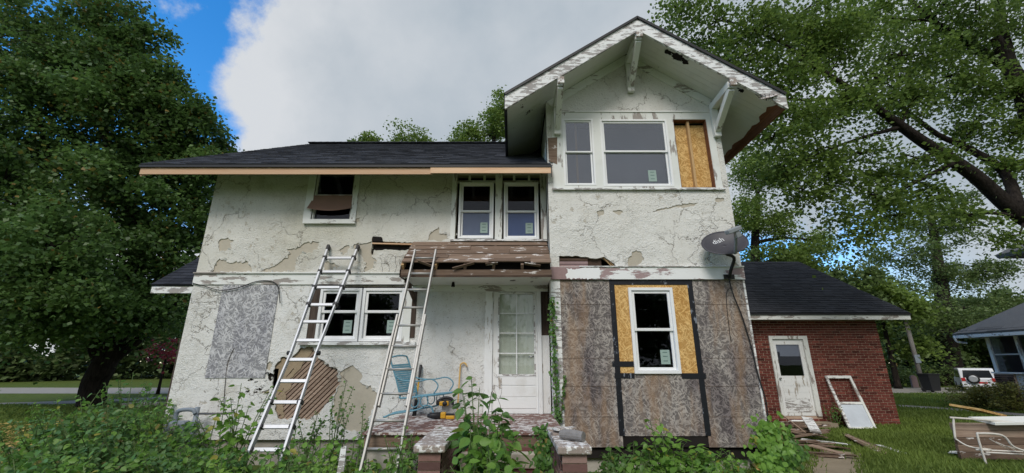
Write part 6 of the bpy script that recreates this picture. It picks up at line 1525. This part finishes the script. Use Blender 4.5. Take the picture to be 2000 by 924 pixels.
for i, (px, rx, h, Y) in enumerate(rt_):
    far_tree(px, 0, rx, h, 130+i, M['leaf_far' if i % 2 else 'leaf_bright'], 'mid green tree beyond the road behind the garage', 'trees beyond the road behind the garage', 0.24, Y, 0.2, 1.6)
for i, (px, h, Y) in enumerate([(1770, 5.5, 36), (1880, 7.5, 40), (1940, 8, 42), (1990, 8, 38), (1800, 8.5, 45), (1700, 10, 44)]):
    far_tree(px, 0, 3.2, h, 150+i, M['leaf_far'], 'pale green tree in the woods behind the wheeled bin', 'woods behind the bin', 0.30, Y, 0.22, 1.2)
# dense low hedge of shrubs far right
def shrub(px, py, rx, rz, mat, label, seed, leaf=0.07, n=26, pc=90, name='shrub', group=None, cat='shrub'):
    c = WG(px, py); t = thing(name, label, cat, (c.x, c.y, 0), group)
    bl = [((c.x, c.y, rz*0.9), rx, rx*0.8, rz*0.85, n), ((c.x+rx*0.5, c.y, rz*0.7), rx*0.6, rx*0.6, rz*0.6, n//2)]
    cl, P, tn = crown_points(bl, seed, pc, rx*0.16, 0.3); P = P[P[:, 2] > 0.02]
    st = MB(); r = random.Random(seed)
    for (p, cc) in cl[:14]: st.tube([(c.x + r.gauss(0, 0.08), c.y + r.gauss(0, 0.08), 0), Vector(p)*0.5 + Vector((c.x, c.y, 0))*0.5, Vector(p)], [0.018, 0.014, 0.006], 5)
    st.build('stem', M['twig'], t); leaf_cloud('foliage', P, leaf*np.random.default_rng(seed).uniform(0.7, 1.3, len(P)), mat, t, KITE, 0.6, 0.0, 'stuff', seed)
    return t
M['leaf_olive'] = mat_leaf('olive_leaf', (0.090, 0.105, 0.024), (0.175, 0.175, 0.045), None, 0.3)
shrub(1900, 797, 1.05, 0.55, M['leaf_olive'], 'low rounded olive shrub before the neighbour house, nearer the garage', 171)
shrub(1972, 803, 1.1, 0.65, M['leaf_olive'], 'rounded olive shrub in front of the neighbour brick pier', 172)
for i, px in enumerate((1742, 1775, 1850, 1888)):
    shrub(px, 754 - (i % 2)*2, 2.0, 0.9, M['leaf_far'], 'low green bush along the far side of the road', 180+i, 0.16, 20, 60, 'far_shrub', 'bushes along the far side of the road')
# far wood all round
M['leaf_wood'] = mat_leaf('wood_leaf', (0.075, 0.115, 0.045), (0.135, 0.185, 0.072), None, 0.4)
r = np.random.default_rng(5); ang_ = r.uniform(R(12), R(168), 130000); rad_ = r.uniform(58, 78, 130000)
hz = 5.5 + 2.2*np.sin(ang_*23) + 1.6*np.sin(ang_*51+1) + 1.0*np.sin(ang_*97)
Z = hz*r.random(130000)**0.75
leaf_cloud('far_wood', np.stack([rad_*np.cos(ang_), rad_*np.sin(ang_), Z], 1), r.uniform(0.4, 0.7, 130000), M['leaf_wood'], None, KITE, 0.3, 0.3, 'stuff', 9)
bpy.data.objects['far_wood']['label'] = 'dense belt of distant woods along the horizon'; bpy.data.objects['far_wood']['category'] = 'wood'
# trees of the garden behind the photographer: what the window panes mirror
for i, (x, y, h, rx) in enumerate(((-13, -16, 10, 5), (-3, -20, 9, 4.6), (8, -18, 10, 5), (18, -15, 11, 5))):
    bb_ = Vector((x, y, 0)); q = random.Random(i); bl = [((x + q.uniform(-2, 2), y + q.uniform(-2, 2), h*q.uniform(0.35, 0.85)), rx*0.55, rx*0.55, rx*0.4, 12) for _ in range(8)]
    tree('garden_tree', 'tree in the garden opposite the house, mirrored in the panes', [(bb_, 0.3), ((x, y, h*0.4), 0.22), ((x, y, h*0.8), 0.1)], bl, M['leaf_maple'], 0.36, 110, 0.8, 300+i, 'trees opposite the house', twig_frac=0.1)

# ------------------------------------------------------------------ plants in front of the house
OVM = {}
def plant(name, label, x, y, h, n_leaves, leaf, mat, seed, spread=0.25, stems=4, group=None, parts=False, cat='plant', lean=(0, 0), top=0.2, z0=0.0):
    r = random.Random(seed); t = thing(name, label, cat, (x, y, z0), group); st = MB(); P = []; S = []; Nn = []
    per = max(3, n_leaves//stems)
    for s in range(stems):
        a = r.random()*6.28; hh = h*r.uniform(0.72, 1.02) if s else h*1.08; q = spread*r.uniform(0.4, 1.0)*(1 if s else 0.25)
        p0 = Vector((x + r.gauss(0, spread*0.15), y + r.gauss(0, spread*0.15), z0)); p2 = Vector((x + q*math.cos(a) + lean[0], y + q*math.sin(a)*0.8 + lean[1], z0+hh)); p1 = p0.lerp(p2, 0.5) + Vector((r.gauss(0, 0.04), r.gauss(0, 0.04), 0.05*hh))
        pth = smooth_path([p0, p1, p2], 5); st.tube(pth, [0.007*(1-0.07*i) + 0.002 for i in range(len(pth))], 5)
        for k in range(per):
            f = top*0 + 0.12 + 0.88*(k + r.random()*0.6)/per; f = min(f, 0.999); i = int(f*(len(pth)-1)); c = pth[i].lerp(pth[min(i+1, len(pth)-1)], f*(len(pth)-1)-i)
            b = k*2.4 + r.gauss(0, 0.5); ln = leaf*r.uniform(0.5, 1.4)*(1.1 - 0.45*f); d_ = Vector((math.cos(b), math.sin(b), r.uniform(-0.25, 0.5)))
            base_ = c + d_*(ln*r.uniform(0.35, 1.1)); st.tube([c, base_], 0.0022, 3, cap=False)
            P.append(base_); S.append(ln); Nn.append((d_.x*0.45, d_.y*0.45-0.15, 0.85))
    st.build('stem', M['stem'], t)
    P = np.array([tuple(p) for p in P]); Nn = np.array(Nn)
    if not parts:
        leaf_cloud('foliage', P, np.array(S), mat, t, OVAL, 0.6, 0.6, 'stuff', seed, Nn); return t
    if mat.name not in OVM:
        me_ = bpy.data.meshes.new('leaf'); V = OVAL[0].copy(); me_.from_pydata([tuple(v) for v in V], [], [tuple(f) for f in OVAL[1]]); me_.materials.append(mat); me_.update(); OVM[mat.name] = me_
        at = me_.attributes.new('rnd', 'FLOAT', 'POINT')
    for p, s, n_ in zip(P, S, Nn):
        n_ = Vector(n_) + Vector((r.gauss(0, 0.3), r.gauss(0, 0.3), r.gauss(0, 0.2))); n_.normalize()
        d_ = Vector((p[0]-x, p[1]-y, 0)) + Vector((r.gauss(0, 0.1), r.gauss(0, 0.1)-0.05, -0.12)); d_ = d_ - n_*d_.dot(n_)
        if d_.length < 1e-4: d_ = n_.orthogonal()
        d_.normalize(); b_ = d_.cross(n_)
        o = bpy.data.objects.new('leaf', OVM[mat.name]); link(o, t)
        o.matrix_parent_inverse = Matrix.Translation(-Vector((x, y, z0)))
        Mx = Matrix((b_, d_, n_)).transposed().to_4x4(); Mx.translation = Vector(p)
        o.matrix_basis = Mx @ Matrix.Scale(s*1.25, 4)
    return t
def plant_px(name, label, px, py, Y, n, leaf, mat, seed, **k):
    p = W(px, py, Y); return plant(name, label, p.x, Y, p.z, n, leaf, M[mat], seed, **k)
# sapling before the steps
plant_px('mulberry_sapling', 'tall bright green sapling growing in front of the porch steps', 930, 756, 4.75, 240, 0.115, 'leaf_weed_dark', 401, spread=0.33, stems=10, parts=True)
plant_px('leafy_weed', 'broad leaved weed with lime leaves in front of the porch sapling', 958, 825, 4.45, 220, 0.13, 'leaf_weed', 402, spread=0.36, stems=12, parts=True)
plant_px('leafy_weed', 'low lime tipped weed against the left step pier', 948, 872, 4.1, 220, 0.12, 'leaf_weed', 403, spread=0.42, stems=13)
# slim shrub between the ladders
plant_px('slim_shrub', 'slim small leaved shrub between the two ladders', 668, 758, 6.9, 230, 0.060, 'leaf_weed_dark', 404, spread=0.34, stems=7)
plant_px('slim_shrub', 'small leaved shrub at the foot of the bare lath patch', 610, 815, 6.9, 220, 0.062, 'leaf_weed_dark', 405, spread=0.30, stems=7)
plant_px('slim_shrub', 'small dark leaved shrub right of the tall slim shrub', 712, 800, 6.9, 140, 0.055, 'leaf_weed_dark', 406, spread=0.22, stems=5)
# climbing vine left of the folding ladder
plant_px('broad_leaved_vine', 'broad leaved vine climbing the wall left of the folding ladder', 476, 762, 6.6, 150, 0.11, 'leaf_weed', 407, spread=0.46, stems=8, parts=True)
plant_px('broad_leaved_vine', 'leafy vine around the iron gas pipe', 425, 815, 6.5, 140, 0.11, 'leaf_weed', 408, spread=0.42, stems=8, parts=True)
VR = random.Random(77)
# bramble bank on the left
bank = [(70, 838), (110, 828), (150, 818), (190, 806), (225, 792), (262, 772), (300, 790), (330, 800), (90, 880), (140, 870), (200, 850), (250, 830), (300, 835), (345, 832), (60, 915), (130, 905), (200, 895), (270, 880), (330, 872), (385, 860), (420, 862), (180, 925), (300, 915), (380, 905)]
for i, (px, py) in enumerate(bank):
    Y = 7.3 - (py-770)/155*2.3 + VR.uniform(-0.2, 0.2)
    if px < 330: Y += 0.4
    plant_px('bramble', ('bright', 'blue green', 'dark green')[i % 3] + ' bramble in the bank of weeds at the left house corner', px + VR.uniform(-8, 8), py - (VR.uniform(5, 38) if px < 315 else VR.uniform(-25, -5)), Y, 300, 0.098, 'leaf_blue' if i % 3 == 1 else ('leaf_weed_dark' if i % 3 else 'leaf_weed'), 420+i, spread=0.62, stems=13, group='brambles at the left house corner')
# weeds in front of main wall
low = [(450, 880), (490, 890), (440, 915), (520, 910), (585, 868), (620, 872), (600, 905), (560, 915), (645, 900), (690, 878), (705, 905), (655, 925), (480, 930), (735, 915), (760, 900), (590, 935), (700, 935)]
for i, (px, py) in enumerate(low):
    plant_px('weed', 'leafy weed growing along the foundation under the ladders' if i % 5 == 0 or i % 3 == 0 else ('darker weed growing along the foundation under the ladders' if i % 3 == 1 else 'lime green weed along the foundation under the ladders'), px, py - VR.uniform(-8, 16), 5.9 - (py-865)/70*1.1 + VR.uniform(-0.15, 0.15), 150, 0.095, ('leaf_weed', 'leaf_weed_dark', 'leaf_lime')[i % 3 if i % 5 else 0], 460+i, spread=0.36, stems=9, group='weeds along the foundation')
mid = [(785, 842), (810, 858), (775, 880), (835, 900), (800, 915), (860, 845), (840, 870)]
for i, (px, py) in enumerate(mid):
    plant_px('weed', 'straggly weed between the extension ladder and the step pier', px, py, 5.45 - (py-842)/75*0.6, 120, 0.075, ('leaf_weed', 'leaf_weed_dark')[i % 2], 490+i, spread=0.26, stems=8, group='weeds by the left step pier')
rgt = [(1290, 826), (1235, 868), (1270, 880), (1330, 872), (1200, 885), (1310, 900), (1250, 905), (1370, 885), (1400, 880), (1430, 888), (1180, 910), (1390, 912), (1345, 918), (1450, 905), (1220, 925), (1285, 925)]
for i, (px, py) in enumerate(rgt):
    plant_px('weed', 'broad leaved weed growing under the strand board wall' if i else 'tallest weed before the strand board under the lower wing window', px, py, 6.5 - max(0, (py-868))/60*1.0 if i else 6.3, 120, 0.11 if i < 8 else 0.09, ('leaf_weed', 'leaf_weed_dark', 'leaf_weed')[i % 3], 510+i, spread=0.34, stems=8, group=None if i == 0 else 'weeds under the strand board wall', parts=(i < 4))
# vines: porch corner, steps, right corner of the wing
def ivy(name, label, path, width, n, leaf, mat, seed, thick=0.06):
    r = np.random.default_rng(seed); pts = smooth_path(path, 8); t = thing(name, label, 'vine', tuple(path[0]))
    st = MB(); st.tube(pts, 0.008, 5); st.build('stem', M['twig'], t)
    A = np.array([tuple(p) for p in pts]); i = r.integers(0, len(A), n); P = A[i] + r.normal(size=(n, 3))*np.array([width, thick, width*0.8])*(0.5+0.5*r.random((n, 1)))
    P[:, 1] = np.minimum(P[:, 1], A[i][:, 1]+0.0)
    nn_ = np.tile(np.array([0, -1.0, 0.45]), (n, 1)); leaf_cloud('foliage', P, leaf*r.uniform(0.6, 1.3, n), M[mat], t, OVAL, 0.5, 1.2, 'stuff', seed, nn_)
ivy('ivy', 'ivy climbing the corner between the front door and the wing', [W(1088, 830, T-0.05), W(1087, 780, T-0.05), W(1084, 730, T-0.05), W(1082, 690, T-0.04), W(1080, 650, T-0.03), W(1078, 610, T-0.03), W(1077, 585, T-0.03)], 0.04, 330, 0.05, 'leaf_weed_dark', 601)
ivy('ivy', 'thin ivy shoot on the strand board right of the porch ivy', [W(1094, 826, T-0.04), W(1098, 790, T-0.03), W(1101, 755, T-0.02), W(1103, 735, T-0.02)], 0.02, 70, 0.04, 'leaf_weed_dark', 602, 0.02)
ivy('trailing_vine', 'dark trailing vine hanging over the right side of the steps', [Vector((0.36, 5.5, 0.80)), Vector((0.34, 5.2, 0.72)), Vector((0.32, 4.9, 0.60)), Vector((0.33, 4.6, 0.45)), Vector((0.32, 4.35, 0.2))], 0.08, 420, 0.05, 'leaf_weed_dark', 603, 0.10)
ivy('trailing_vine', 'thick vine heap at the right bottom corner of the wing', [W(1503, 838, T-0.15), W(1498, 865, T-0.35), W(1505, 890, T-0.6), W(1500, 925, T-0.9), W(1492, 960, T-1.1)], 0.17, 900, 0.085, 'leaf_weed', 604, 0.16)
ivy('trailing_vine', 'low vine creeping from the wing corner to the debris', [W(1530, 870, T-0.3), W(1535, 895, T-0.5), W(1520, 920, T-0.8)], 0.15, 420, 0.07, 'leaf_weed_dark', 605, 0.14)
plant_px('weed', 'dark weed growing against the garage between door and storm window', 1628, 790, GY-0.35, 120, 0.06, 'leaf_weed_dark', 606, spread=0.25, stems=8)
for i, (px, py) in enumerate(((245, 790), (285, 776), (312, 786))): plant_px('tall_weed', 'tall thin weed rising from the bramble bank by the house corner', px, py-8, 7.9, 60, 0.07, 'leaf_weed_dark', 620+i, spread=0.2, stems=4, group='tall weeds in the bramble bank')
plant_px('weed', 'small bright weed alone on the shady lawn by the maple', 72+0, 790, 12.5, 80, 0.10, 'leaf_weed', 631, spread=0.4, stems=6)

# ------------------------------------------------------------------ grass and fallen leaves
def grass(name, xs, ys, n, h, seed, avoid=None, mat='grass', dens=None):
    r = np.random.default_rng(seed); x = r.uniform(*xs, n); y = ys[0] + (ys[1]-ys[0])*r.random(n)**1.35; keep = np.ones(n, bool)
    for (ax, bx, ay, by) in (avoid or []): keep &= ~((x > ax) & (x < bx) & (y > ay) & (y < by))
    if dens is not None: keep &= dens(x, y, r)
    x, y = x[keep], y[keep]; n = len(x); hh = h*r.uniform(0.4, 1.3, n)*(1 + 0.5*np.sin(x*1.7)*np.sin(y*2.1)); a = r.uniform(0, 6.28, n); w = 0.004 + 0.0012*y
    lx, ly = r.normal(0, 0.4, n)*hh, r.normal(0, 0.4, n)*hh
    V = np.zeros((n, 3, 3)); V[:, 0] = np.stack([x - w*np.cos(a), y - w*np.sin(a), np.zeros(n)], 1); V[:, 1] = np.stack([x + w*np.cos(a), y + w*np.sin(a), np.zeros(n)], 1); V[:, 2] = np.stack([x + lx, y + ly, hh], 1)
    m = bpy.data.meshes.new(name); m.vertices.add(3*n); m.vertices.foreach_set('co', V.reshape(-1).astype(np.float32)); m.loops.add(3*n); m.loops.foreach_set('vertex_index', np.arange(3*n, dtype=np.int32))
    m.polygons.add(n); m.polygons.foreach_set('loop_start', (np.arange(n)*3).astype(np.int32)); at = m.attributes.new('rnd', 'FLOAT', 'POINT'); at.data.foreach_set('value', np.repeat(r.random(n), 3).astype(np.float32))
    m.update(calc_edges=True); m.materials.append(M[mat]); o = bpy.data.objects.new(name, m); col.objects.link(o); o['kind'] = 'stuff'; return o
def path_r(x, y, r):   # bare strip of the garden path
    c = 3.4 + (y-5.2)*0.78; return (np.abs(x-c) > 0.42 + r.normal(0, 0.12, len(x))) | (y > 9.0)
def drive_r(x, y, r): return np.abs(x - np.interp(y, [9, 13.5, 15.6, 17.6, 19.6, 21.5], [16.8, 16.6, 16.1, 15.0, 12.5, 9])) > np.where(y > 17.6, 1.0, 0.58)
g1 = grass('grass', (3.2, 14), (4.6, 12.2), 110000, 0.085, 1, [(4.6, GX1+0.05, 12.0, 20)], dens=path_r); tag(g1, 'mown green grass of the right lawn', 'grass')
g2 = grass('grass', (9.5, 30), (11.8, 24.3), 60000, 0.09, 2, [(4.6, GX1+0.1, 11.9, 20), (NXW-0.7, 30, 5, 17.2)], dens=drive_r); tag(g2, 'green grass beyond the garage up to the road', 'grass')
def path_l(x, y, r): return np.abs(y - (9.6 + (x+7.2)*0.14)) > 0.33 + r.normal(0, 0.1, len(x))
g3 = grass('grass', (-26, -5.9), (6.5, 18), 80000, 0.07, 3, None, dens=lambda x, y, r: path_l(x, y, r) & (r.random(len(x)) < np.where((y > 9.2) & (y < 12.5), 0.45, 1))); tag(g3, 'thin shady grass of the left lawn', 'grass')
r = np.random.default_rng(3); n = 5200; x = r.uniform(-20, -6.2, n); y = 7.6 + 5.0*r.random(n)**1.3
fo = leaf_cloud('fallen_leaves', np.stack([x, y, r.uniform(0.02, 0.06, n)], 1), r.uniform(0.05, 0.11, n), M['fallen'], None, KITE, 1.5, 0.0, 'stuff', 4); tag(fo, 'yellow fallen leaves scattered on the left lawn', 'leaves')
